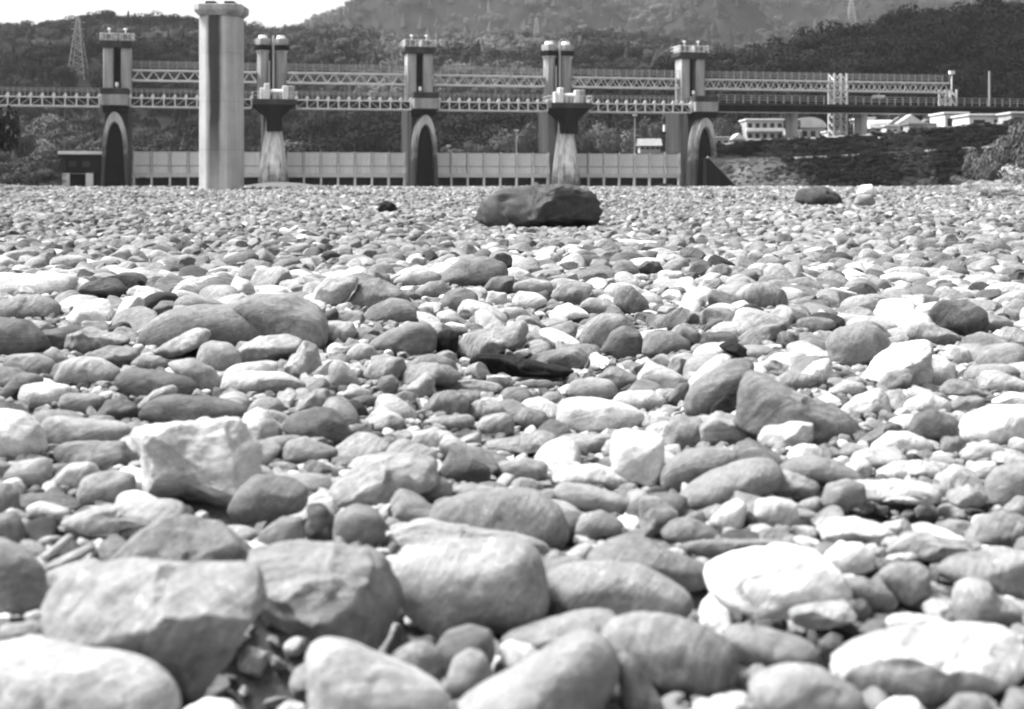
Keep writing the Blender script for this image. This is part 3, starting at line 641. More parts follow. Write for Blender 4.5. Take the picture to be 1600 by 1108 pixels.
for i, (px, yt, yb, D, wp, lb, tn) in enumerate([(1530, 240, 300, 112, 60, 'grey bush at the foot of the levee, right', .06), (1572, 196, 292, 100, 60, 'tall twiggy bush at the right edge below the road bridge', .10),
                                      (1604, 190, 290, 96, 60, 'tall bush cut by the right edge', .08), (1556, 236, 300, 98, 46, 'pale bush in front of the tall twiggy one', .14), (1598, 248, 300, 88, 60, 'bright dry bush low at the right edge', .30),
                                      (1505, 268, 300, 118, 46, 'low bush left of the grey bush by the levee', .09), (1450, 276, 298, 140, 40, 'small tuft of brush at the levee foot', .08)]):
    tree(px, yt, yb, D, wp, lb, 0, tn, 'bushes at the right end of the gravel', seed=i + 2, name='bush', cat='bush', trunk=False)

# ---------------------------------------------------------------- levee, terrace, bank
LV = [(1060, 228, 240), (1090, 228.5, 232), (1200, 221, 215), (1350, 212, 196), (1450, 204, 182), (1560, 194, 165), (1610, 189, 157), (1800, 172, 138), (2300, 120, 105)]
lv = [W(px, py, D) for px, py, D in LV]; nrm = (-.94, -.34)
b = MB(); nn = len(lv)
for x, y, z in lv: b.v += [(x + 60, y + 60, z - .1), (x + 4, y + 1.2, z), (x, y, z), (x + nrm[0] * 3.6, y + nrm[1] * 3.6, z - 2.9), (x + nrm[0] * 4.6, y + nrm[1] * 4.6, z - 3.0), (x + nrm[0] * 9.5, y + nrm[1] * 9.5, -.5)]
for i in range(nn - 1):
    for k in range(5): b.f.append((i * 6 + k, i * 6 + k + 1, (i + 1) * 6 + k + 1, (i + 1) * 6 + k))
lo = b.build('levee_terrain', 'levee_stone'); tag(lo, kind='structure')
pw = MB(); 
for (x, y, z), (x2, y2, z2) in zip(lv[:-1], lv[1:]): pw.beam((x + .3, y + .1, z + .1), (x2 + .3, y2 + .1, z2 + .1), .25, ht=.25)
tag(pw.build('parapet_wall', 'wall_grey'), 'low pale parapet wall along the top of the dark levee', 'wall')
b = MB()
for (x, y, z), (x2, y2, z2) in zip(lv[:-1], lv[1:]): b.beam((x + nrm[0] * 4.1, y + nrm[1] * 4.1, z - 2.85), (x2 + nrm[0] * 4.1, y2 + nrm[1] * 4.1, z2 - 2.85), .5, ht=.25)
tag(b.build('kerb_ledge', 'concrete'), 'narrow pale ledge halfway down the dark levee face', 'ledge')
stf = [(nrm[0] * (4 + 0 * i), 0) for i in range(1)]
tz = MB(); tz.v = [(24, 262, 6.0), (34, 235, 6.9), (54, 190, 7.3), (75, 140, 7.6), (300, 140, 8), (300, 300, 9), (24, 300, 7)]; tz.f = [tuple(range(7))]
tag(tz.build('town_terrace', 'grass_bank'), kind='structure')
def bank(X, Y):
    p = CX + X / Y * F; top = np.interp(p, [1040, 1102, 1106, 1200, 1240, 1330, 1420, 1480], [.1, .2, 4.7, 4.5, 3.5, 2.4, 1.2, .2])
    t = sstep(0, 1, (Y - np.interp(p, [1140, 1260], [202, 190])) / np.interp(p, [1140, 1260], [7, 12])); return .1 + top * t + .45 * fb2(X, Y, .35, 4, 3) * t
tag(grid_sheet('grassy_bank', np.linspace(20, 62, 90), np.linspace(184, 224, 80), lambda X, Y: np.where(bank(X, Y) < .25, -.6, bank(X, Y)), 'grass_bank'), kind='structure')
def lbank(X, Y): return .3 + 1.7 * sstep(180, 196, Y) * sstep(-48, -58, X) + .3 * fb2(X, Y, .4, 3, 8)
tag(grid_sheet('left_bank', np.linspace(-140, -64, 70), np.linspace(178, 262, 60), lbank, 'grass_bank'), kind='structure')
# dark wing wall at the rightmost tower
ww = empty('wing_wall', dworld(along(1101, -15), -15), A); tag(ww, 'dark triangular wing wall at the foot of the rightmost tower', 'wall')
MB().prism_xz([(0, -1), (5.6, -1), (0.4, 4.1), (0, 4.1)], -.6, .6).build('wall', 'concrete_black', ww)
MB().beam((.35, -.2, 4.2), (5.75, -.2, -1), .5, ht=.22).build('coping', 'concrete', ww)

# ---------------------------------------------------------------- houses on the terrace
def house(px0, px1, yt, yb, D, label, roof='flat', wall='wall_white', roofm='roof_pale', rows=1, cols=3, pier=0, dep=7):
    k = D / F; x0, x1 = (px0 - px1) / 2 * k, (px1 - px0) / 2 * k; zb = H + (HY - yb) * k - 1.5; h = (yb - yt) * k + 1.5
    t = empty('house', (((px0 + px1) / 2 - CX) * k, D, zb), 0); tag(t, label, 'house', 'houses on the far bank')
    hw = h if roof == 'flat' else h * .68
    MB().box(x0, x1, 0, dep, 0, hw).build('wall', wall, t, .03)
    if roof == 'flat': MB().box(x0 - .2, x1 + .2, -.3, dep + .2, hw, hw + .25).build('roof', roofm, t, .03)
    elif roof == 'gable': MB().prism_xz([(x0 - .3, hw), (x1 + .3, hw), ((x0 + x1) / 2, h)], -.4, dep + .3).build('roof', roofm, t)
    elif roof == 'side': MB().rings([[(x, y, z) for y, z in ((-.5, hw - .1), (dep / 2, h), (dep + .4, hw - .1))] for x in (x0 - .3, x1 + .3)]).build('roof', roofm, t)
    elif roof == 'arch': MB().prism_xz([(x0 - .2, hw)] + [((x0 - .2) * math.cos(a) if 0 else x0 - .2 + (x1 - x0 + .4) * (1 - math.cos(a)) / 2, hw + (h - hw) * math.sin(a)) for a in [math.pi * i / 12 for i in range(13)]], -.3, dep).build('roof', roofm, t)
    zz0 = 1.5; rh = (hw - zz0 - .2) / rows; cw = (x1 - x0) / cols
    for r_ in range(rows):
        if rows > 1: MB().box(x0 - .1, x1 + .1, -.7, 0, zz0 + r_ * rh + rh * .02, zz0 + r_ * rh + rh * .3).build('balcony', 'wall_white', t, .02)
        for c in range(cols):
            wn = MB().box(x0 + cw * (c + .22), x0 + cw * (c + .78), -.04, .05, zz0 + r_ * rh + rh * .36, zz0 + r_ * rh + rh * .82).build('window', 'glass_dark', t)
            MB().box(x0 + cw * (c + .18), x0 + cw * (c + .82), -.08, -.045, zz0 + r_ * rh + rh * .30, zz0 + r_ * rh + rh * .35).build('sill', 'wall_white', wn)
    return t
house(1166, 1224, 188, 222, 248, 'two storey pale house with banded balconies, right of the rightmost tower', 'flat', 'wall_grey', 'steel_white', 2, 5)
house(1238, 1290, 183, 221, 252, 'house with a pale curved roof left of the lattice trestle', 'arch', 'wall_grey', 'roof_pale', 1, 4)
house(1239, 1250, 206, 222, 236, 'tiny white shed left of the curved roof house', 'flat', 'wall_white', 'roof_pale', 1, 1, dep=3)
house(1292, 1322, 207, 219, 232, 'low white shed at the foot of the lattice trestle', 'flat', 'wall_white', 'roof_pale', 1, 3, dep=4)
house(1345, 1366, 186, 214, 226, 'narrow grey house with white roof edge right of the trestle', 'flat', 'wall_grey', 'steel_white', 2, 2)
house(1367, 1400, 186, 212, 222, 'grey house with small white windows ledges under the trolley', 'side', 'wall_grey', 'roof_pale', 2, 4)
house(1404, 1441, 179, 208, 216, 'white gabled house in the middle of the right bank row', 'gable', 'wall_white', 'roof_pale', 1, 3)
house(1420, 1474, 195, 208, 204, 'long low grey shed in front of the white gabled house', 'flat', 'wall_grey', 'roof_grey', 1, 7, dep=3)
house(1476, 1512, 178, 207, 200, 'pale box building under the end trestle', 'flat', 'wall_white', 'wall_white', 1, 2)
house(1514, 1578, 181, 204, 186, 'long white walled building at the right under the road bridge', 'flat', 'wall_white', 'wall_white', 1, 2)
house(1118, 1140, 216, 228, 238, 'small white hut right beside the rightmost tower', 'flat', 'wall_white', 'roof_pale', 1, 2, dep=3)
house(1145, 1164, 208, 226, 244, 'small grey house left of the banded balcony house', 'gable', 'wall_grey', 'roof_pale', 1, 2, dep=5)
house(1000, 1032, 216, 236, 240, 'low dark roofed hut left of the rightmost tower', 'side', 'wall_grey', 'roof_grey', 1, 4, dep=4)
ph = empty('pump_tower', W(1046, 240, 228), 0); tag(ph, 'small pump hut on a stalk left of the rightmost tower', 'pump tower')
MB().box(-.5, .5, 0, 1, -1, 3.2).build('stalk', 'wall_grey', ph); MB().box(-1.2, 1.0, -.5, 1.5, 3.2, 3.5).build('platform', 'concrete_black', ph); MB().box(-.9, .7, -.2, 1.3, 3.5, 4.6).build('cabin', 'wall_white', ph, .03)
for a_ in [(1228, 1238, 200, 221, 246, 'narrow grey shed wedged between banded house and curved roof house', 'side', 'wall_grey', 'roof_grey', 1, 1, 0, 4),
           (1324, 1343, 196, 217, 240, 'grey shed with pale roof just right of the tall trestle', 'gable', 'wall_grey', 'roof_pale', 1, 2, 0, 4),
           (1384, 1404, 198, 212, 214, 'little white shed below the grey house under the trolley', 'flat', 'wall_white', 'roof_pale', 1, 2, 0, 3),
           (1442, 1476, 184, 206, 222, 'grey gabled store behind the long low shed', 'gable', 'wall_grey', 'roof_grey', 1, 3, 0, 5),
           (1580, 1640, 178, 196, 180, 'pale store cut by the right edge under the road bridge', 'flat', 'wall_grey', 'roof_pale', 1, 3, 0, 5)]: house(*a_)
def lamp_post(px, yt, yb, D, label):
    k = D / F; t = empty('lamp_post', W(px, yb, D)); tag(t, label, 'lamp post', 'lamp posts behind the gates'); h = (yb - yt) * k
    MB().tube((0, 0, -1), (0, 0, h), .10, .07).build('pole', 'steel_grey', t); MB().box(-.35, .35, -.2, .2, h, h + .25).build('lamp_head', 'steel_white', t)
lamp_post(807, 205, 242, 230, 'thin lamp post above the gate in front of bushy trees'); lamp_post(701, 229, 242, 225, 'short lamp post above the gate by the middle arched tower'); lamp_post(992, 181, 242, 230, 'tall lamp post left of the pump hut')
lamp_post(1377, 217, 236, 190, 'short post standing on the levee ledge under the row of houses')

# ---------------------------------------------------------------- power pylons on the hills
def pylon(px, yt, yb, hz, D0, D1, label):
    best = None
    for D in np.linspace(D0, D1, 200):
        z = float(hz(np.array([(px - CX) * D / F]), np.array([D]))[0]); e = abs(HY - (z - H) * F / D - yb)
        if best is None or e < best[0]: best = (e, D, z)
    D, z = best[1], best[2]; h = (yb - yt) * D / F; wb, wt = h * .16, h * .02
    t = empty('power_pylon', ((px - CX) * D / F, D, z - .5)); tag(t, label, 'pylon', 'power pylons on the hills')
    th = h * .004 + D * .00018; lg = []
    for sx in (-1, 1):
        for sy in (-1, 1): MB().beam((sx * wb, sy * wb, -2), (sx * wt, sy * wt, h), th * 1.8).build('leg', 'steel_grey', t)
    n = 8
    lt = MB()
    for i in range(n):
        f0, f1 = 1 - (1 - i / n), (i + 1) / n; z0, z1 = h * f0, h * f1; w0, w1 = wb + (wt - wb) * f0, wb + (wt - wb) * f1
        lt.beam((-w0, -w0, z0), (w1, -w1, z1), th).beam((w0, -w0, z0), (-w1, -w1, z1), th).beam((-w0, w0, z0), (w1, w1, z1), th).beam((w0, w0, z0), (-w1, w1, z1), th).beam((-w0, -w0, z0), (w0, -w0, z0), th)
    tag(lt.build('lattice', 'steel_grey', t), kind='stuff')
    for f_ in (.68, .8, .92): MB().beam((-h * .12, 0, h * f_), (h * .12, 0, h * f_), th * 1.6).build('cross_arm', 'steel_grey', t)
pylon(122, 28, 116, HILLS['wooded_hill'], 300, 630, 'lattice power pylon on the hill left of the leftmost tower')
pylon(838, 24, 62, HILLS['far_mountain'], 1000, 1950, 'faint distant pylon above the right flared tower')
pylon(1330, -6, 46, HILLS['far_mountain'], 1000, 1950, 'faint distant pylon behind the cedar ridge at the right')

# brush growing on the levee face and the banks
pts, tn_, sc_ = [], [], []
for (x, y, z), (x2, y2, z2) in zip(lv[1:-2], lv[2:-1]):
    Ls = math.hypot(x2 - x, y2 - y)
    for _ in range(int(Ls * 26)):
        f_ = rng.random(); g_ = rng.random(); 
        if .38 < g_ < .48: continue
        d_ = 9.5 * g_; zz = (z + (z2 - z) * f_) + np.interp(d_, [0, 3.6, 4.6, 9.5], [0, -2.9, -3.0, -8]); pts.append((x + (x2 - x) * f_ + nrm[0] * d_, y + (y2 - y) * f_ + nrm[1] * d_, zz - .15)); tn_.append(rng.uniform(.008, .02) * (1 + 1.5 * (math.sin(pts[-1][1] * .21 + g_ * 5) > .6))); sc_.append(rng.uniform(.25, .7))
for _ in range(5200):
    X = rng.uniform(22, 58); Y = rng.uniform(186, 222); z = float(bank(np.array([X]), np.array([Y]))[0])
    if z < .4: continue
    dens = float(fb2(np.array([X]), np.array([Y]), .22, 3, 1)[0]); 
    pts.append((X, Y, z - .1)); tn_.append(.17 if dens > .0 else .07); sc_.append(rng.uniform(.12, .35))
for _ in range(1500):
    X = rng.uniform(-110, -50); Y = rng.uniform(180, 205)
    if CX + X / Y * F > 88: continue
    z = float(lbank(np.array([X]), np.array([Y]))[0]); pts.append((X, Y, z - .1)); tn_.append(rng.uniform(.03, .09)); sc_.append(rng.uniform(.3, .9))
for _ in range(1400):
    Y = rng.uniform(68, 104); X = rng.uniform(.325, .46) * Y; z = float(G(X, Y)); pts.append((X, Y, z - .05)); tn_.append(rng.uniform(.18, .42)); sc_.append(rng.uniform(.15, .5))
pts = np.array(pts); n_ = len(pts); sc_ = np.array(sc_); tn_ = np.array(tn_) * rng.uniform(.7, 1.3, n_)
scatter('bank_brush', pts, np.stack([rng.normal(0, .1, n_), rng.normal(0, .1, n_), rng.uniform(0, 6.28, n_)], 1), np.stack([sc_ * 1.5, sc_ * 1.5, sc_], 1), rng.integers(0, 5, n_), tn_, BRV, 'low dark and pale brush covering the levee face and banks', 'brush', 'leaf')
HAZE = 0.00008
STONES = """
w|r|big pale rounded boulder cut off by the lower left corner|-80,1060 -20,1005 40,998 100,1010 170,1022 230,1045 262,1070 278,1110 270,1170 -60,1170
m|a|humped grey block behind the big angular boulder, pale bar lying on its left end|160,885 200,845 250,815 300,808 345,825 380,860 400,900 300,940 190,930
l|a|big angular split boulder with pale flat top and dark slanting front, lower left|68,960 80,915 110,895 165,885 280,888 395,888 414,925 400,965 350,1030 310,1085 265,1105 250,1050 150,1008 100,1002
l|a|big mottled boulder hanging over a black hollow, left of the smooth pale boulder|383,900 388,865 440,852 520,850 570,860 610,890 640,925 652,960 630,990 600,1022 560,1025 500,1000 430,990 395,960
l|r|big smooth rounded pale boulder in the lower middle, between mottled boulders|608,905 615,875 640,858 700,845 780,843 825,850 845,880 850,930 855,965 800,985 740,998 690,995 650,970
W|r|white smooth wedge shaped boulder at the bottom, slanting down to the right|484,1040 487,1012 505,999 530,999 570,1014 620,1035 670,1060 696,1085 696,1130 600,1160 490,1140
m|r|grey rounded cobble right of the white wedge shaped boulder top|610,1025 640,1005 670,1003 690,1020 692,1050 650,1065 615,1048
m|r|grey humped cobble standing behind a small tilted pebble at the bottom|680,1015 700,985 735,975 765,985 774,1015 765,1050 700,1060 680,1045
l|r|small tilted pale cobble in front of the grey humped one at the bottom|698,1065 708,1030 733,1014 755,1020 768,1045 780,1072 760,1092 710,1090
W|r|small white cobble squeezed between grey humped cobble and sloping pale boulder|780,1010 800,1000 830,1010 854,1032 840,1058 800,1060 782,1035
l|r|pale sloping boulder at the bottom edge, middle, leaning on the pitted one|700,1115 760,1075 850,1020 892,991 929,984 957,1010 966,1055 940,1110 940,1165 700,1165
l|r|big round pitted boulder near the bottom with a cracked underside|930,990 960,965 1010,955 1060,962 1110,985 1140,1015 1152,1050 1140,1085 1110,1100 1050,1095 1000,1062 955,1030
m|r|narrow grey stone slanting down to the bottom edge below the pitted boulder|962,1020 985,1020 1010,1058 1037,1100 1034,1140 985,1140 968,1080
m|f|long low grey slab behind the sloping pale boulder, pointing left|772,1003 830,980 900,958 950,953 975,962 930,990 850,1022 800,1022
l|r|wide pale mottled boulder right of the big smooth boulder|848,905 880,885 950,878 1000,883 1030,900 1060,918 1080,935 1078,968 1020,972 940,965 870,975 850,935
m|r|curved grey slab arching over the wide mottled boulder|903,885 935,850 980,836 1020,845 1060,870 1085,880 1110,885 1117,915 1085,930 1050,915 1000,900 950,895
X|a|brightest flat white boulder on the right with a dark shadow under it|1108,892 1130,870 1180,858 1240,856 1290,868 1310,890 1328,930 1338,962 1300,972 1230,965 1170,958 1130,945 1110,920
l|a|pale block under the front edge of the brightest white boulder|1232,955 1270,945 1325,940 1340,965 1320,984 1275,987 1240,975
m|r|grey rounded cobble below the brightest white boulder|1130,985 1160,977 1210,985 1260,1000 1284,1020 1275,1044 1200,1048 1150,1034
g|a|small dark cobble wedged left of the wide white slab, lower right|1280,1003 1300,990 1322,996 1322,1025 1295,1035 1280,1022
W|f|wide flat white slab in the lower right corner|1288,1042 1340,1010 1400,990 1500,980 1570,982 1600,1000 1612,1030 1560,1060 1500,1092 1440,1102 1380,1085 1320,1064
l|r|pale lumpy boulder at the bottom right with a dark underside|1168,1072 1200,1045 1240,1037 1290,1045 1330,1070 1360,1095 1330,1135 1250,1140 1180,1120
X|r|white cobble cut by the bottom edge, right of the lumpy boulder|1370,1112 1400,1090 1430,1090 1450,1117 1430,1150 1380,1150
m|r|grey cobble cut by the bottom edge below the wide white slab|1473,1112 1500,1085 1530,1084 1557,1110 1540,1150 1480,1150
l|r|pale cobble in the very bottom right corner|1565,1105 1580,1090 1610,1088 1630,1110 1600,1145 1568,1135
l|r|heart shaped pale stone with a grey right half, right edge|1487,945 1495,912 1520,903 1545,910 1562,935 1600,950 1610,975 1540,984 1495,976
l|r|wide pale stone at the right edge above the heart shaped stone|1463,888 1500,868 1560,862 1610,860 1615,935 1580,940 1550,925 1520,905 1480,910
l|f|long pale tapering stone right of the layered white one|1385,862 1420,835 1460,832 1500,845 1545,857 1530,868 1460,878 1400,888
W|r|small white pebble finger lying under the long tapering stone|1376,878 1395,866 1425,856 1441,860 1438,872 1400,882
l|r|pale rounded stone in a pile right of the brightest white boulder|1370,893 1400,882 1435,880 1454,892 1452,930 1420,948 1395,932
W|r|small white arched stone behind the brightest white boulder|1288,868 1310,850 1345,848 1366,865 1365,888 1330,905 1300,898
W|f|layered white stone with curved ridges, upper right of the brightest boulder|1282,835 1298,812 1340,808 1380,822 1404,838 1385,852 1330,850 1290,854
m|r|smooth grey pebble lying against the right end of the brightest boulder|1320,905 1350,902 1385,920 1404,940 1395,954 1360,950 1330,937
m|r|small round grey pebble beside the pale block, right of the brightest boulder|1326,940 1350,937 1363,955 1350,974 1330,967
W|r|white low cobble resting above the wide white slab|1383,968 1400,960 1440,960 1480,970 1497,988 1440,998 1390,995
g|a|small dark angular cobble left of the white low cobble|1342,988 1370,968 1392,972 1395,994 1360,998
W|f|long white bar shaped stone roofing a dark hollow, right side|1288,772 1292,760 1330,752 1400,750 1470,755 1500,765 1500,782 1430,784 1350,788 1302,788
l|a|pale block at the right end of the long white bar|1483,768 1515,758 1547,778 1530,798 1500,794 1482,784
l|r|rounded pale cobble at the left end of the long white bar|1283,790 1292,758 1325,748 1350,756 1352,784 1320,800
W|r|white round cobble below the curved slab, right of the middle|1178,805 1182,782 1210,777 1242,784 1248,810 1230,828 1195,822
m|r|long curved grey stone above the long white bar|1208,740 1230,718 1270,710 1310,722 1350,745 1359,758 1320,762 1280,750 1235,748
l|a|pale slab with a dark shadowed front, left of the rounded cobble|1193,748 1225,735 1260,745 1287,760 1272,780 1215,782
m|r|upper of two leaning grey slabs right of the upright pale block|1030,762 1035,735 1060,710 1100,700 1140,700 1160,710 1140,728 1100,745 1075,768 1045,772
m|r|lower of two leaning grey slabs right of the upright pale block|1059,788 1070,765 1110,740 1170,718 1205,715 1226,738 1216,762 1150,784 1100,798 1070,798
W|a|pointed white stone below the lower leaning grey slab|1106,820 1130,790 1155,778 1166,790 1161,822 1130,838
m|r|low grey rounded cobble left of the pointed white stone|1030,835 1050,812 1080,808 1110,822 1132,842 1100,854 1050,854
m|f|long flat grey slab behind the brightest white boulder|1040,854 1100,845 1200,843 1260,848 1262,864 1150,872 1080,874 1045,864
m|r|grey round cobble left of the small pale triangular stone, centre|893,828 910,805 940,798 967,810 978,830 945,838 905,852
l|r|pale finger shaped stone sloping down right, below the middle|862,767 875,753 920,758 970,775 993,795 975,812 930,802 880,788
W|r|white flat stone above the finger shaped one, below the middle|853,752 890,730 935,725 975,740 1007,755 980,768 920,760 870,760
l|a|pale triangular stone at the right end of the finger shaped stone|998,830 1000,775 1030,778 1062,805 1045,828 1020,840
m|r|wide rounded grey boulder in the middle, behind the big smooth one|655,812 690,788 740,770 800,765 850,770 880,795 890,830 872,865 830,870 760,850 700,830
l|f|long pale slab lying in front of the wide rounded grey boulder|578,858 610,825 660,810 740,820 820,832 864,852 852,872 780,868 700,870 640,868 600,872
m|r|round stone with a dark disc shaped face, left of the long pale slab|520,842 525,805 550,788 580,790 602,815 602,842 577,862 535,860
g|a|dark upright wedge stone left of the disc faced stone|475,832 478,790 500,785 524,810 518,848 490,854
m|r|small grey rounded stone above the big mottled boulder|398,854 410,830 440,808 472,808 478,842 440,856
m|r|grey cobble in black shade, right of the big white angular boulder|353,800 370,765 400,742 450,745 482,762 478,798 430,810 380,820
l|a|large pale rough stone in the middle, below the small flat ones|513,768 545,740 580,718 640,712 685,722 687,752 650,782 600,794 560,799 530,788
l|f|pale flat stone right of the large rough stone|698,763 740,755 782,765 765,780 720,784
d|r|dark rounded rough cobble right of the large pale rough stone|690,737 700,722 740,718 766,730 767,754 730,761 700,755
l|r|pale cobble right of the dark rounded rough one|764,738 780,722 820,715 857,725 853,748 800,755
W|s|big white angular boulder on the left, rough broken right side|203,682 240,668 310,660 350,655 380,670 406,700 402,740 372,778 340,800 300,792 250,782 215,768 212,712
m|f|grey flat slab left of the big white angular boulder|85,698 110,692 190,690 205,713 207,738 160,740 92,724
l|r|pale stone above the grey flat slab on the left|62,682 75,648 120,655 200,660 210,677 195,692 120,696 80,702
X|r|big white boulder at the left edge, mid height|-35,648 0,640 40,645 60,665 72,702 50,724 -30,726
l|r|pale cobble at the left edge below the big white boulder|5,748 25,722 70,715 82,732 77,760 40,764
l|r|left one of two pale rounded cobbles below the grey flat slab|84,750 110,724 145,722 160,745 140,768 100,770
l|r|right one of two pale rounded cobbles below the grey flat slab|120,775 130,745 170,735 210,740 210,772 170,796 130,796
m|r|grey round cobble cut by the left edge, upper one|-25,760 10,753 28,770 31,802 0,812 -25,805
m|r|grey round cobble cut by the left edge, lower one|-20,810 20,797 35,820 41,852 0,862 -25,850
l|r|big pale smooth boulder at the left edge, beside the angular boulder|-60,870 -20,840 0,840 35,860 66,890 78,950 40,972 -40,976
W|r|small white stone left of the long arching stone|40,792 60,783 112,797 102,814 70,808 45,810
l|f|long arching pale stone behind the humped grey block|98,835 105,812 150,795 210,785 270,780 298,798 290,812 220,825 170,842 120,850
X|f|white bar stone lying on the humped grey block|168,838 175,818 210,812 258,808 264,818 215,832 185,842
l|r|upper of two finger shaped pebbles at the left|53,875 90,848 108,830 116,840 84,873 62,888
l|r|lower of two finger shaped pebbles at the left|58,892 100,868 147,848 152,859 104,882 66,902
l|a|pale stone behind the big angular boulder's left end|68,898 110,880 150,875 162,890 125,912 80,935
l|r|pale low stone between the left edge boulders|0,978 50,970 68,982 62,1003 20,1010 0,1005
X|r|white cobble at the bottom edge right of the corner boulder|282,1112 320,1092 360,1095 378,1117 350,1150 290,1150
W|r|small white pebble at the bottom edge left of the white wedge boulder|430,1110 450,1095 475,1100 486,1122 465,1140 435,1135
W|f|long white flat slab at the left edge behind the boulders|-25,433 0,426 60,430 118,428 122,452 90,463 20,466 -22,462
d|a|dark angular stone right of the long white flat slab|121,458 125,443 150,433 180,435 202,455 192,472 150,470 130,464
m|r|grey low boulder at the left edge under the long white slab|-5,475 30,460 70,462 92,476 92,495 50,504 -5,504
W|a|pale angular stone below the dark angular stone|98,500 115,480 150,467 167,468 177,486 167,505 130,512 105,509
g|r|dark rounded boulder at the left edge, mid height|-35,504 0,496 40,500 65,520 82,545 40,562 -35,566
l|a|pale two faced stone left of the long grey boulder|93,548 105,525 135,512 165,520 202,530 192,545 150,554 120,556
l|r|stubby stone with white top and dark front at the left edge|5,570 10,555 60,552 82,565 87,582 70,594 20,586
l|r|small pale cobble above the low rounded pale stone, left|68,550 85,543 107,560 102,578 80,570
l|r|low rounded pale stone under the small cobble on the left|83,594 100,565 130,557 160,562 187,580 182,600 130,604 90,606
m|a|grey pointed stone below the two faced stone|128,556 170,540 212,545 217,562 195,579 160,566
g|r|dark grey long stone right of the low rounded pale stone|176,594 200,575 250,580 300,592 312,610 292,624 220,626 195,616
m|r|small grey hump above the dark grey long stone|203,568 220,555 250,557 264,570 247,582 215,579
l|r|curved stone with white top and dark body below the leaning bar|255,568 300,560 330,576 347,602 332,618 305,604 280,582
m|r|long grey whale backed boulder, left part of the middle|213,540 225,512 260,488 310,475 370,478 420,500 428,528 370,542 300,542 232,552
l|r|smooth pale boulder lying behind the long grey boulder's right end|350,478 400,461 460,462 495,478 512,505 507,548 470,556 420,538 380,500
W|f|light bar stone leaning on the long grey boulder|238,552 270,530 305,513 326,515 330,530 300,548 260,564
l|r|pale rounded stone in front of the long grey boulder|307,563 315,540 330,533 355,535 373,550 377,577 355,589 325,587
l|a|pale block under the long grey boulder's right end|368,550 400,527 450,523 472,535 462,558 420,572 380,566
l|a|pale wedge beside the block below the smooth pale boulder|443,575 475,532 496,540 503,578 472,600 448,594
W|f|white flat stone below the pale rounded stone|343,609 350,585 390,580 440,582 477,600 472,616 400,618
W|r|white topped stone with black front at the left|28,625 35,602 70,597 112,603 112,624 70,636 38,636
m|r|grey stone behind the white topped one at the left edge|-2,615 30,582 60,585 72,597 35,610 10,630
l|r|pale small block below the low rounded pale stone|88,636 100,615 140,615 167,620 152,645 110,647
g|a|dark triangular stone right of the pale small block|148,654 165,625 190,620 212,635 217,654 180,661
g|r|long low dark stone above the big white angular boulder|210,652 240,622 270,618 330,620 380,633 398,655 350,660 300,668 235,668
l|r|pale slanting finger stone above the long low dark stone|203,645 240,610 270,600 282,612 242,632 215,650
W|a|tilted white slab behind the smooth pale boulder|478,482 490,455 510,435 556,430 560,440 542,467 512,490 495,482
m|a|grey pointed boulder right of the tilted white slab|548,478 553,440 590,435 620,450 642,470 610,490 565,490
m|r|grey hump in front of the pointed boulder|563,500 580,480 610,465 637,470 657,486 652,504 600,509 570,507
m|r|large smooth grey dome on the crest of the gravel ridge|648,448 690,425 720,405 757,400 787,410 797,432 770,446 700,452 665,450
l|r|pale stone with dark side left of the large smooth dome|608,443 640,423 670,422 692,430 682,446 640,452
g|a|dark triangular stone right of the large smooth dome|753,454 765,435 790,430 803,432 799,458 780,462
m|r|grey cobble under the large smooth dome|648,455 670,440 692,438 707,455 682,470 655,470
m|r|rounded grey cobble below the large smooth dome's right half|683,474 700,455 725,450 747,460 748,484 715,490 690,484
W|r|small white cobble right of the rounded grey one under the dome|758,474 765,455 792,458 792,478 770,480
W|r|white topped cobble right of the smooth pale boulder|508,520 515,503 550,503 557,520 547,539 515,534
m|r|long smooth grey boulder sloping down left, centre left|568,545 600,520 640,503 667,503 682,520 678,549 640,559 600,557 580,555
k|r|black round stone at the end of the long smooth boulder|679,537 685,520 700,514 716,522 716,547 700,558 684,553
l|r|small arched stone with a dark core below the long smooth boulder|538,555 560,535 580,540 594,557 575,568 545,566
l|a|wide pale flat stone right of the black round stone|713,549 725,525 760,515 800,510 820,495 832,515 817,539 770,554 740,562 720,559
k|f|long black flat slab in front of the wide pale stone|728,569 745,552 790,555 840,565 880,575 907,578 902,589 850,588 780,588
X|r|small white stone above the black round stone|684,511 705,503 727,508 732,519 715,522 695,516
l|r|pale oblong stone below the long smooth grey boulder|563,594 575,570 600,560 630,558 637,575 622,594 585,602
l|r|egg shaped stone with pale rim and dark core, centre left|513,604 515,570 530,562 550,580 567,602 542,613
m|r|small round cobble below the pale oblong stone|588,605 595,590 615,585 625,598 617,619 600,621
m|f|grey arched stone right of the small round cobble|628,604 635,575 660,567 700,570 722,590 702,606 650,615
l|a|pale angular cobble in front of the grey arched stone|633,609 650,590 667,580 682,595 678,619 655,629 640,619
l|f|long pale finger right of the pale angular cobble|688,609 705,597 740,593 780,600 789,611 740,616
m|r|grey rounded cobble in the centre field of cobbles|653,645 680,615 710,610 737,625 728,650 680,656
l|r|pale humped cobble right of the grey centre cobble|718,645 745,625 780,628 793,645 755,662
g|r|dark smooth stone like a fin, right of the big white angular boulder|438,664 460,645 490,637 522,638 537,655 554,690 532,700 480,688 450,680
m|a|grey pyramid behind the dark fin stone|456,640 490,610 510,608 524,630 490,644
l|r|long pale cobble with dark base, centre|656,660 690,650 735,648 745,658 732,674 690,676 665,676
l|r|round pale cobble at the end of the long pale one, centre|738,675 755,650 790,645 803,655 803,678 770,686
m|a|small grey cobble left of the long pale centre one|578,665 610,648 632,655 627,675 590,680
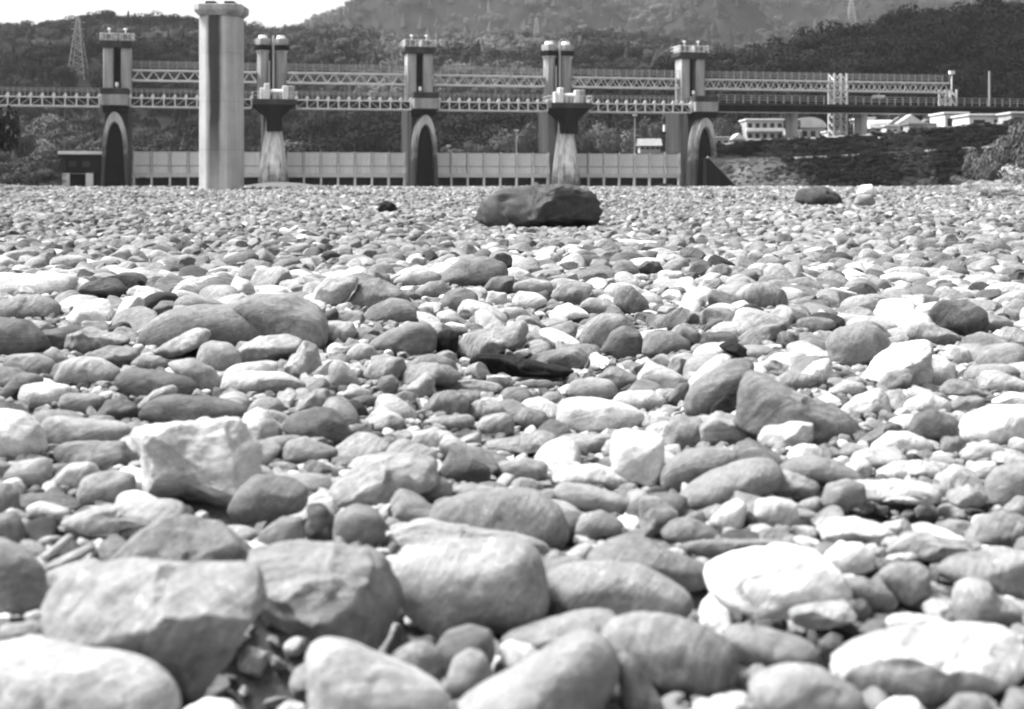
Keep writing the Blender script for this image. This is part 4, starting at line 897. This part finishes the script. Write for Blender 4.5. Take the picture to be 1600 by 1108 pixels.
l|r|pale cobble below the long pale centre one|638,700 650,675 680,668 713,680 702,699 660,705
l|r|smooth pale cobble below the dark fin stone|438,720 450,690 475,682 510,697 534,705 512,724 460,730
l|f|long light topped stone left of the pale block's row|748,705 760,690 800,685 860,672 870,685 852,703 800,715 760,715
l|r|pale cobble on the ridge right of the dark triangle|798,445 830,435 860,440 867,456 830,464 800,460
W|r|white cobble below the ridge crest, right of the centre|798,475 810,455 840,458 857,470 842,484 810,486
l|a|pale blocky stone on the ridge, centre right|861,464 875,440 905,437 927,445 917,467 900,482 880,479
d|a|dark blocky stone on the right shoulder of the ridge|998,419 1010,407 1030,410 1045,432 1020,434 1002,429
m|r|grey pear shaped stone on the ridge's right shoulder|958,475 965,450 985,446 1007,465 1017,482 992,496 970,486
X|r|small bright white pebble right of the pear shaped stone|1033,463 1045,452 1062,455 1068,468 1046,473
l|r|smooth dome with dark base, upper right of the centre|1143,464 1165,445 1200,440 1227,455 1232,478 1200,488 1170,476
l|r|pale low cobble in front of the pear shaped stone|903,479 920,465 950,467 972,485 978,494 930,497
X|a|white angular cobble left of the pale low one|856,494 870,478 890,475 912,485 923,496 890,509 865,504
l|r|pale half of a big pair of stones, centre right|903,545 912,508 940,490 975,492 985,520 965,550 935,552
g|r|dark round stone leaning on the pale half, centre right|938,549 955,520 975,508 1000,520 1008,545 997,566 965,566
m|r|grey low boulder right of the dark round stone|1003,555 1010,518 1050,518 1082,535 1077,554 1030,560
m|a|grey angular stone beside the long black flat slab|828,569 850,550 890,543 907,540 918,560 908,575 870,582 840,574
X|a|small white triangular wedge, right of the black flat slab|911,579 920,558 935,548 957,568 952,578 925,585
m|r|left slab of the tent shaped pair with a black gap|1068,645 1075,615 1105,585 1140,562 1170,562 1182,575 1150,610 1118,645 1085,654
m|a|large right slab of the tent shaped pair, sloping down right|1150,670 1158,600 1172,578 1205,590 1260,620 1310,640 1337,660 1345,692 1320,702 1285,698 1250,690 1200,680
W|r|pale slab leaning behind the tent shaped pair|1072,602 1100,570 1130,552 1147,560 1112,592 1080,618
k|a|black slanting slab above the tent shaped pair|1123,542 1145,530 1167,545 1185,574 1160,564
l|r|pale dome above the light topped log of stone|883,615 895,595 925,590 955,595 967,615 940,630 895,627
W|r|white stubby stone right of the pale dome|953,630 970,612 1020,610 1042,620 1047,636 1010,645 970,637
W|r|large log shaped stone with white top and dark front, centre right|868,665 873,625 900,620 950,625 1000,640 1013,655 992,673 940,679 890,681
g|r|dark grey cobble left of the tent shaped pair|1043,628 1060,600 1078,598 1072,622 1055,637
l|f|pale flat stone under the log shaped one|868,706 875,680 920,678 962,680 962,698 920,711 880,714
W|a|upright pale block standing in the middle right|953,710 958,675 980,668 1020,670 1037,680 1037,722 1020,774 980,752 958,735
m|a|grey granular stone right of the upright pale block|1033,695 1040,665 1070,650 1097,655 1102,682 1080,706 1045,711
l|a|pale granular stone under the tent shaped pair|1093,668 1120,645 1150,648 1177,665 1183,684 1140,702 1100,697
m|r|low grey cobble left of the pale dome|800,600 830,593 860,595 872,607 820,609
m|r|grey cobble left of the log shaped stone|798,655 815,635 850,645 862,667 820,674
g|s|large dark rough boulder on the right, mid height|1453,490 1470,470 1510,468 1537,485 1542,510 1532,538 1505,531 1470,512
m|r|grey broad boulder beside the black round hole stone|1298,568 1290,535 1310,515 1340,505 1372,510 1390,530 1380,562 1340,581 1310,581
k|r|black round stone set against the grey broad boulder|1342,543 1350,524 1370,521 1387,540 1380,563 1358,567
m|r|smooth grey stone left above the broad boulder|1248,519 1245,500 1270,495 1305,500 1310,513 1270,522
m|a|grey slab in front of the large dark rough boulder|1418,525 1425,508 1460,505 1500,525 1512,535 1470,544 1430,539
W|s|large pale many sided boulder on the right|1350,596 1370,560 1400,540 1440,532 1467,540 1472,577 1460,606 1420,611 1380,611
m|a|grey stone at the foot of the pale many sided boulder|1368,606 1390,580 1420,575 1438,590 1422,614 1385,618
W|r|white capped stone right of the many sided boulder|1468,560 1490,540 1512,545 1523,566 1490,575
m|r|grey oblong stone above the large tent slab|1208,595 1230,580 1270,585 1278,600 1250,612 1220,608
W|a|white pointed stone right of the grey oblong stone|1243,596 1275,565 1297,560 1303,592 1285,610 1260,605
W|r|white oval cobble below the white pointed stone|1288,614 1320,594 1345,597 1357,610 1330,622 1300,619
W|a|pale block right of the tent slab's lower end|1308,648 1340,620 1380,605 1393,620 1401,648 1350,652 1320,654
W|r|white half moon stone, right|1408,645 1420,625 1450,613 1482,625 1487,644 1450,650
g|r|dark striped rounded stone below the half moon stone|1418,680 1430,650 1455,640 1487,650 1500,678 1480,695 1440,691
l|r|pale blunt cobble right of the half moon stone|1478,643 1485,628 1500,620 1537,620 1537,638 1500,647
X|r|big white smooth boulder at the right edge, mid height|1493,682 1510,650 1550,635 1615,635 1615,690 1560,697 1520,701
W|r|white stone with dark hollow side at the right edge|1528,606 1535,580 1560,580 1610,598 1612,616 1560,618 1540,615
m|a|grey ridge shaped stone left of the dark hollow sided stone|1466,614 1490,592 1520,598 1542,620 1500,624
X|f|white flat slab stub at the right edge above the big one|1540,632 1580,613 1612,618 1612,636 1560,640
W|r|white low dome below the dark striped stone|1358,698 1390,675 1420,675 1450,688 1463,705 1410,710 1370,710
m|r|small grey cobble left of the long right edge one|1466,706 1480,685 1500,682 1513,700 1490,715
l|r|long pale cobble below the big white right boulder|1498,712 1520,690 1560,695 1578,715 1540,725 1505,725
W|a|white block in front of the tent slab, dark gap below|1183,688 1200,665 1240,658 1277,662 1285,692 1240,702 1200,702
l|r|pale cobble right of the large dark rough boulder|1528,506 1545,490 1570,495 1588,510 1550,522 1532,517
X|r|white cobble near the right edge above the pale one|1556,484 1570,472 1597,472 1592,487 1565,492
W|r|white pebble right of the large dark boulder's foot|1543,530 1560,515 1582,520 1582,533 1555,540
W|f|white flat stone in the far right gravel|1368,434 1400,425 1452,430 1432,443 1390,444
l|r|big pale rough boulder cut by the right edge|1538,752 1560,730 1615,720 1615,780 1570,797 1545,788
W|r|white smooth cobble left of the big rough right edge one|1496,747 1530,722 1557,722 1552,739 1520,757
l|r|pale cobble under the big rough right edge one|1566,797 1590,775 1615,778 1615,815 1580,808
l|r|wide pale boulder at the right edge under the hollow|1503,851 1530,810 1560,800 1602,806 1615,852 1570,861 1540,856
W|f|white flat stone above the long white bar|1358,743 1400,722 1440,720 1477,735 1467,749 1410,748 1365,750
D|S|huge dark boulder standing alone in the far gravel|748,345 750,320 772,304 800,296 850,289 895,292 920,306 934,332 930,352 880,362 830,366 790,366 758,358
K|a|small black rock left of the huge dark boulder|590,327 600,313 615,318 628,336 610,338 595,335
D|a|long low dark rock under the right hand skyline of gravel|1243,314 1250,297 1290,292 1325,305 1328,320 1280,326
X|r|bright white rock on the gravel skyline at the right|1337,304 1345,290 1362,288 1369,303 1360,309 1342,309
m|r|grey rock under the bright white skyline rock|1334,320 1340,304 1362,304 1369,318 1350,326
X|f|thin white flat slab lying in the far gravel|952,376 980,374 1030,378 1027,389 970,390
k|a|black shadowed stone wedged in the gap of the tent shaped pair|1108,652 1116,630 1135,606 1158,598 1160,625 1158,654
"""
# ---------------------------------------------------------------- stones
def ico(sub):
    bm = bmesh.new(); bmesh.ops.create_icosphere(bm, subdivisions=sub, radius=1); me = bpy.data.meshes.new('stone'); bm.to_mesh(me); bm.free()
    me.polygons.foreach_set('use_smooth', [True] * len(me.polygons)); me.materials.append(M['stone'])
    a = np.empty(len(me.vertices) * 3); me.vertices.foreach_get('co', a); return me, a.reshape(-1, 3)
ICO = {k: ico(k) for k in (3, 4, 5, 6)}
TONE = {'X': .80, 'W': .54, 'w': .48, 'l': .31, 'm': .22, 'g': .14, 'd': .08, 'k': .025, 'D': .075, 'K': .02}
def rock_shape(S, half, kind, seed, front=True):
    """half: half sizes (x, depth, z); S unit directions already squashed to taste; returns surface points"""
    g = np.random.default_rng(seed); P = S.copy(); sc_ = np.array(half)
    nc = {'r': 3, 'a': 9, 'f': 5, 's': 8, 'S': 7}[kind]; hard = {'r': .55, 'a': .93, 'f': .85, 's': .93, 'S': .9}[kind]
    for _ in range(nc):
        n = g.normal(size=3); 
        if front: n = np.array([n[0] * .7, -abs(n[1]) * .9 - .15, n[2] * .8 + .1])
        n /= np.linalg.norm(n); d = g.uniform(.62, .86) if kind != 'r' else g.uniform(.78, .92)
        e = P @ n - d; P = P - np.outer(np.where(e > 0, e * hard, 0), n)
    P = P * sc_; s = float(np.mean(sc_))
    nz = fbm(S * 1.3 + seed * 3.7 + 40, 2); n2 = fbm(P / s * 3.0 + seed * 1.7 + 40, 4)
    amp = {'r': (.05, .018), 'a': (.06, .05), 'f': (.06, .04), 's': (.06, .06), 'S': (.09, .10)}[kind]
    if kind in 'sS':
        q = (P[:, 2] + .25 * P[:, 0] * .3) / s * 7 + 2.2 * vnoise(S * 1.5 + 30); P = P * (1 + (.12 if kind == 'S' else .035) * (np.abs((q % 1) - .5) * 2 - .5))[:, None] * [1, 1, 1]
    D = P / (np.linalg.norm(P, axis=1)[:, None] + 1e-9)
    return P + D * ((nz * amp[0] + n2 * amp[1]) * s)[:, None]
def mesh_from(sub, P):
    me = ICO[sub][0].copy(); me.vertices.foreach_set('co', P.astype(np.float32).ravel()); me.update(); return me
def poly_radius(poly, c, nphi=96):
    ph = np.arange(nphi) * 2 * np.pi / nphi - np.pi; out = np.zeros(nphi); q = poly - c; n = len(q)
    for k, a in enumerate(ph):
        d = np.array([math.cos(a), math.sin(a)]); best = 0
        for i in range(n):
            p0, p1 = q[i], q[(i + 1) % n]; e = p1 - p0; den = d[0] * e[1] - d[1] * e[0]
            if abs(den) < 1e-9: continue
            t = (p0[0] * e[1] - p0[1] * e[0]) / den; u = (p0[0] * d[1] - p0[1] * d[0]) / den
            if t > best and -1e-6 <= u <= 1 + 1e-6: best = t
        out[k] = best
    return ph, out
def smooth_c(a, k):
    for _ in range(k): a = .25 * np.roll(a, 1) + .5 * a + .25 * np.roll(a, -1)
    return a
def find_depth(px, ybot, T_px, embed=.12):
    prev = None
    for D in np.concatenate([np.arange(1.5, 30, .02), np.arange(30, 150, .1)]):
        z = H - (ybot - HY) * D / F; g = float(G((px - CX) * D / F, D)) - embed * T_px * D / F
        if z <= g: return D
    return 120.0
placed = []       # X, Y, rx, ry for spacing tests
hand_px = []      # polygons in the photo with their depth
all_ind = []
def area_centroid(p):
    x, y = p[:, 0], p[:, 1]; x1, y1 = np.roll(x, -1), np.roll(y, -1); c = x * y1 - x1 * y; a = c.sum() / 2
    return np.array([((x + x1) * c).sum(), ((y + y1) * c).sum()]) / (6 * a)
def hand_stone(i, code, kind, label, pts):
    P = np.array(pts, float); c = area_centroid(P); x0, y0 = P.min(0); x1, y1 = P.max(0)
    D = find_depth(c[0], y1, y1 - y0); wp, hp = x1 - x0, y1 - y0
    th = (c[1] - HY) / F; hz_ = hp * D / F / 2; hw = wp * D / F / 2
    dd = min(hw * (.62 if kind != 'f' else .7), hz_ * 1.25 if kind == 'r' else hz_ * 1.5, .75 * hz_ / max(th, .02)); Dc = D + .35 * dd
    kz = math.sqrt(max(.3, 1 - (dd * th / hz_) ** 2))
    k = Dc / F; Q = (P - c) * [k, -k]; Q[:, 1] *= kz
    ph, rad = poly_radius(Q, np.zeros(2)); rad = smooth_c(rad, 5 if kind == 'r' else 2) * 1.03
    sub = 5 if wp > 95 else 4
    if wp > 230: sub = 6
    S = ICO[sub][1]; rho = np.hypot(S[:, 0], S[:, 2]); phi = np.arctan2(S[:, 2], S[:, 0]); e = {'r': .8, 'a': .62, 'f': .7, 's': .62, 'S': .65}[kind]
    rp = rho ** e; f = np.sign(S[:, 1]) * np.abs(S[:, 1]) ** e
    U = np.stack([rp * np.cos(phi), f, rp * np.sin(phi)], 1)
    Rr = np.interp(phi, np.append(ph, math.pi), np.append(rad, rad[0])); s0 = rad.mean()
    V = rock_shape(U, (s0, dd, s0), kind, i * 13 + 5)
    V[:, 0] *= Rr / s0; V[:, 2] *= Rr / s0
    zc = H + (HY - c[1]) * k; zmin = V[:, 2].min(); me = mesh_from(sub, V - [0, 0, zmin])
    o = bpy.data.objects.new('river_stone' if wp < 150 else 'boulder', me); COL.objects.link(o); o.location = ((c[0] - CX) * k, Dc, zc + zmin)
    o['tone'] = TONE[code] * (1 + .12 * (random.random() - .5)); tag(o, label, 'rock', 'stones of the riverbed')
    placed.append(((c[0] - CX) * k, Dc, hw * .95, dd * .95)); hand_px.append((P, Dc, c)); all_ind.append(label)
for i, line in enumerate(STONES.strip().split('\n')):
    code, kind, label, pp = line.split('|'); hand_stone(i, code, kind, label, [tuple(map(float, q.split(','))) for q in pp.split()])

# loose stones between and beyond them: thrown largest first, no overlapping
CELL = {}
def grid_add(x, y, r):
    c = max(.25, r); k = (int(x / .5), int(y / .5)); n = int(r / .5) + 1
    for a in range(-n, n + 1):
        for b_ in range(-n, n + 1): CELL.setdefault((k[0] + a, k[1] + b_), []).append((x, y, r))
HS = []
for x, y, rx, ry in placed:
    if y < 16: HS.append((x, y, rx, ry))
PLa = np.array(placed); PLb = PLa[PLa[:, 1] > 15]
def in_poly(P, x, y):
    x0, y0 = P[:, 0], P[:, 1]; x1, y1 = np.roll(x0, -1), np.roll(y0, -1)
    c = (y0 > y) != (y1 > y); return bool(np.sum(c & (x < (x1 - x0) * (y - y0) / (y1 - y0 + 1e-9) + x0)) % 2)
HB = [(P[:, 0].min(), P[:, 0].max(), P[:, 1].min(), P[:, 1].max(), P, D, c) for P, D, c in hand_px]
def hides(x, y, z):     # would a stone topping out here stand in front of a measured one?
    px, py = CX + x / y * F, HY - (z - H) * F / y
    for x0, x1, y0, y1, P, D, c in HB:
        if x0 < px < x1 and y0 < py < y1 and D > y - .02 and in_poly(c + (P - c) * [.95, .9], px, py): return True
    return False
loose = []        # x, y, z, a, b, c, yaw
def throw(Y0, Y1, dens, r0, r1, pw, test=True, grow=0.0, tries=1, spacing=.80, cap=None):
    A_ = .46 * (Y1 ** 2 - Y0 ** 2); n = int(A_ * dens)
    Y = np.sqrt(rng.uniform(Y0 ** 2, Y1 ** 2, n)); X = rng.uniform(-.46, .46, n) * Y + rng.normal(0, .05, n)
    r = (r0 + (r1 - r0) * rng.random(n) ** pw) * (1 + grow * Y); r = r if cap is None else np.minimum(r, cap * Y + .008); o = np.argsort(-r); X, Y, r = X[o], Y[o], r[o]; g = G2(X, Y)
    for x, y, q, z in zip(X, Y, r, g):
        PLx = PLa if y < 16 else PLb
        d = ((PLx[:, 0] - x) / (PLx[:, 2] + q * .55)) ** 2 + ((PLx[:, 1] - y) / (PLx[:, 3] + q * .55)) ** 2
        if d.min() < 1: continue
        k = (int(x / .5), int(y / .5)); bad = False
        for (a, b_, s) in CELL.get(k, ()):
            if (a - x) ** 2 + (b_ - y) ** 2 < ((s + q) * spacing) ** 2: bad = True; break
        if bad: continue
        if test and y < 13 and (hides(x, y, z + q * .8) or hides(x - q, y, z + q * .4) or hides(x + q, y, z + q * .4)): continue
        grid_add(x, y, q); a_ = q * rng.uniform(1.05, 1.45); loose.append((x, y, z, a_, q * rng.uniform(.75, 1.0), q * rng.uniform(.4, .85)))
throw(2.0, 9.5, 500, .03, .10, 1.6, cap=.0155)
throw(2.0, 9.5, 1500, .018, .045, 1.5, cap=.008)
throw(1.6, 9, 2200, .010, .022, 1.0, spacing=.72, test=False)
throw(9.5, 13, 80, .045, .14, 2.0)
throw(9.5, 13, 260, .02, .045, 1.2)
throw(13, 20, 55, .045, .15, 2.2)
throw(20, 32, 55, .045, .13, 2.4)
throw(13, 32, 110, .025, .045, 1.2)
throw(32, 62, 22, .05, .13, 2.6)
throw(32, 62, 30, .04, .065, 1.0)
L_ = np.array(loose)
# far out the stones only need to be there, not to avoid each other exactly
def far(Y0, Y1, dens, r0, r1, pw, xlim=75):
    A_ = .46 * (Y1 ** 2 - Y0 ** 2); n = int(A_ * dens); Y = np.sqrt(rng.uniform(Y0 ** 2, Y1 ** 2, n)); X = rng.uniform(-.46, .46, n) * Y
    k = np.abs(X) < xlim; X, Y = X[k], Y[k]; n = len(X); q = r0 + (r1 - r0) * rng.random(n) ** pw
    sandy = np.exp(-((X + 24.5) / 6) ** 2 - ((Y - 152) / 14) ** 2); k = rng.random(n) > sandy * 1.6; X, Y, q = X[k], Y[k], q[k]; n = len(X)
    return np.stack([X, Y, G(X, Y), q * rng.uniform(1.05, 1.5, n), q * rng.uniform(.8, 1, n), q * rng.uniform(.45, .8, n)], 1)
FA = np.concatenate([far(62, 120, 9, .055, .17, 2.6), far(120, 185, 3, .09, .26, 2.0)])
LL = np.concatenate([L_, FA]); n = len(LL); print('loose stones', n)
tone = np.clip(np.exp(rng.normal(0, 1, n) * np.interp(LL[:, 1], [8, 20], [.40, .28])) * np.interp(LL[:, 1], [8, 13, 60, 120], [.27, .215, .20, .22]), .06, .8); tone = np.where(rng.random(n) < .06, rng.uniform(.04, .1, n), tone); tone = np.where(rng.random(n) < np.interp(LL[:, 1], [8, 14], [.10, .025]), rng.uniform(.42, .62, n), tone)
yaw = rng.uniform(0, 6.28, n); tx_ = rng.normal(0, .33, n); ty_ = rng.normal(0, .33, n)
# the ones that show largest become individuals
size = LL[:, 3] / LL[:, 1]; pxs = CX + LL[:, 0] / LL[:, 1] * F; pys = HY - (LL[:, 2] - H) * F / LL[:, 1]
vis = (pxs > 10) & (pxs < 1590) & (pys < 1090) & (LL[:, 1] < 60)
cand = np.argsort(-np.where(vis, size, 0)); NI = 300 - len(all_ind)
# keep stones whose centre is not behind a measured stone
ind = []
for j in cand:
    if len(ind) >= NI: break
    x, y, z = LL[j, 0], LL[j, 1], LL[j, 2]; px, py = CX + x / y * F, HY - (z + LL[j, 5] * .6 - H) * F / y
    if any(x0 < px < x1 and y0 < py < y1 and D < y and in_poly(P, px, py) for x0, x1, y0, y1, P, D, c in HB): continue
    ind.append(j)
KINDS12 = 'rararafarafa'
SRC = []
for i in range(12):
    kind = KINDS12[i]; S = ICO[4][1]; e = {'r': .85, 'a': .65, 'f': .75}[kind]
    U = np.sign(S) * np.abs(S) ** e
    P = rock_shape(U, (1, 1, 1), kind, 900 + i, front=False); P /= np.abs(P).max(0); SRC.append(hidden_variant('stone_shape', mesh_from(4, P)))
LAND = [(W[0], W[1]) for W in []]
marks = [(60, 1060, 'the big corner boulder, lower left'), (240, 960, 'the big angular split boulder'), (510, 940, 'the big mottled boulder'), (740, 920, 'the big smooth pale boulder'), (590, 1070, 'the white wedge boulder'),
         (1050, 1030, 'the pitted boulder'), (1220, 910, 'the brightest white boulder'), (1450, 1040, 'the wide white corner slab'), (960, 920, 'the wide mottled boulder'), (770, 810, 'the wide rounded grey boulder'),
         (600, 755, 'the large rough central stone'), (300, 725, 'the white angular boulder, left'), (30, 680, 'the white left edge boulder'), (1395, 768, 'the long white bar stone'), (1140, 760, 'the two leaning grey slabs'),
         (995, 710, 'the upright pale block'), (940, 650, 'the log shaped stone'), (1240, 640, 'the tent shaped pair'), (1550, 660, 'the big white right edge boulder'), (495, 668, 'the dark fin stone'), (560, 830, 'the disc faced stone'),
         (320, 510, 'the long grey whale backed boulder'), (515, 460, 'the tilted white slab'), (725, 428, 'the smooth grey dome on the crest'), (630, 530, 'the long smooth boulder'), (820, 570, 'the long black slab'),
         (970, 530, 'the dark round stone, centre right'), (1362, 545, 'the black round stone, right'), (1500, 500, 'the large dark rough boulder'), (1190, 465, 'the smooth dome with dark base'), (60, 445, 'the long flat white slab'),
         (840, 325, 'the huge dark boulder'), (1350, 298, 'the bright skyline rock'), (990, 382, 'the thin white far slab'), (150, 590, 'the low rounded pale stone, left'), (1420, 570, 'the pale many sided boulder'), (230, 800, 'the long arching stone')]
used = {}
for j in ind:
    x, y, z, a, b_, c = LL[j]; o = bpy.data.objects.new('cobble', SRC[j % 12].data); COL.objects.link(o)
    o.location = (x, y, z + c * .15); o.rotation_euler = (tx_[j], ty_[j], yaw[j]); o.scale = (a, b_, c); o['tone'] = float(tone[j])
    px, py = CX + x / y * F, HY - (z - H) * F / y; m_ = min(marks, key=lambda q: math.hypot((q[0] - px), (q[1] - py) * 1.3)); dx, dy = px - m_[0], py - m_[1]
    dr = ('left of' if dx < 0 else 'right of') if abs(dx) > abs(dy) * 1.6 else ('behind' if dy < 0 else 'in front of')
    t_ = tone[j]; tw = 'dark' if t_ < .15 else 'dull grey' if t_ < .27 else 'grey' if t_ < .38 else 'pale grey' if t_ < .52 else 'whitish'
    sh = {'r': 'smooth', 'a': 'angular', 'f': 'flat'}[KINDS12[j % 12]]; dist = math.hypot(dx, dy); nr = 'close' if dist < 70 else 'a little way' if dist < 130 else 'further out'
    lab = f'{tw} {sh} cobble {nr} {dr} {m_[2]}'
    for ex in ('', ' second largest', ' third largest', ' fourth largest', ' fifth largest', ' sixth largest', ' seventh largest'):
        L2 = (ex.strip() + ' ' + lab).strip()
        if L2 not in used: break
    L2 = ' '.join(L2.split()[:16]); used[L2] = 1; tag(o, L2, 'rock', 'stones of the riverbed')
rest = np.setdiff1d(np.arange(n), np.array(ind)); Q = LL[rest]
scatter('river_gravel', np.stack([Q[:, 0], Q[:, 1], Q[:, 2] + Q[:, 5] * .15], 1), np.stack([tx_, ty_, yaw], 1)[rest], Q[:, 3:6], rest % 12, tone[rest], SRC, 'countless small grey and pale pebbles and cobbles covering the riverbed', 'gravel', 'stone')

# ---------------------------------------------------------------- air between the eye and the mountains
hb = MB().box(-2600, 2600, -60, 2900, -3.0, 420)
m = bpy.data.materials.new('haze_air'); m.use_nodes = True; nt_ = m.node_tree; nt_.nodes.remove(nt_.nodes['Principled BSDF'])
pv = nt_.nodes.new('ShaderNodeVolumePrincipled'); pv.inputs['Color'].default_value = (.9, .9, .9, 1); pv.inputs['Density'].default_value = HAZE
nt_.links.new(pv.outputs[0], nt_.nodes['Material Output'].inputs['Volume']); M['haze'] = m
tag(hb.build('haze', 'haze'), 'thin pale haze over the valley', 'haze', kind='stuff')
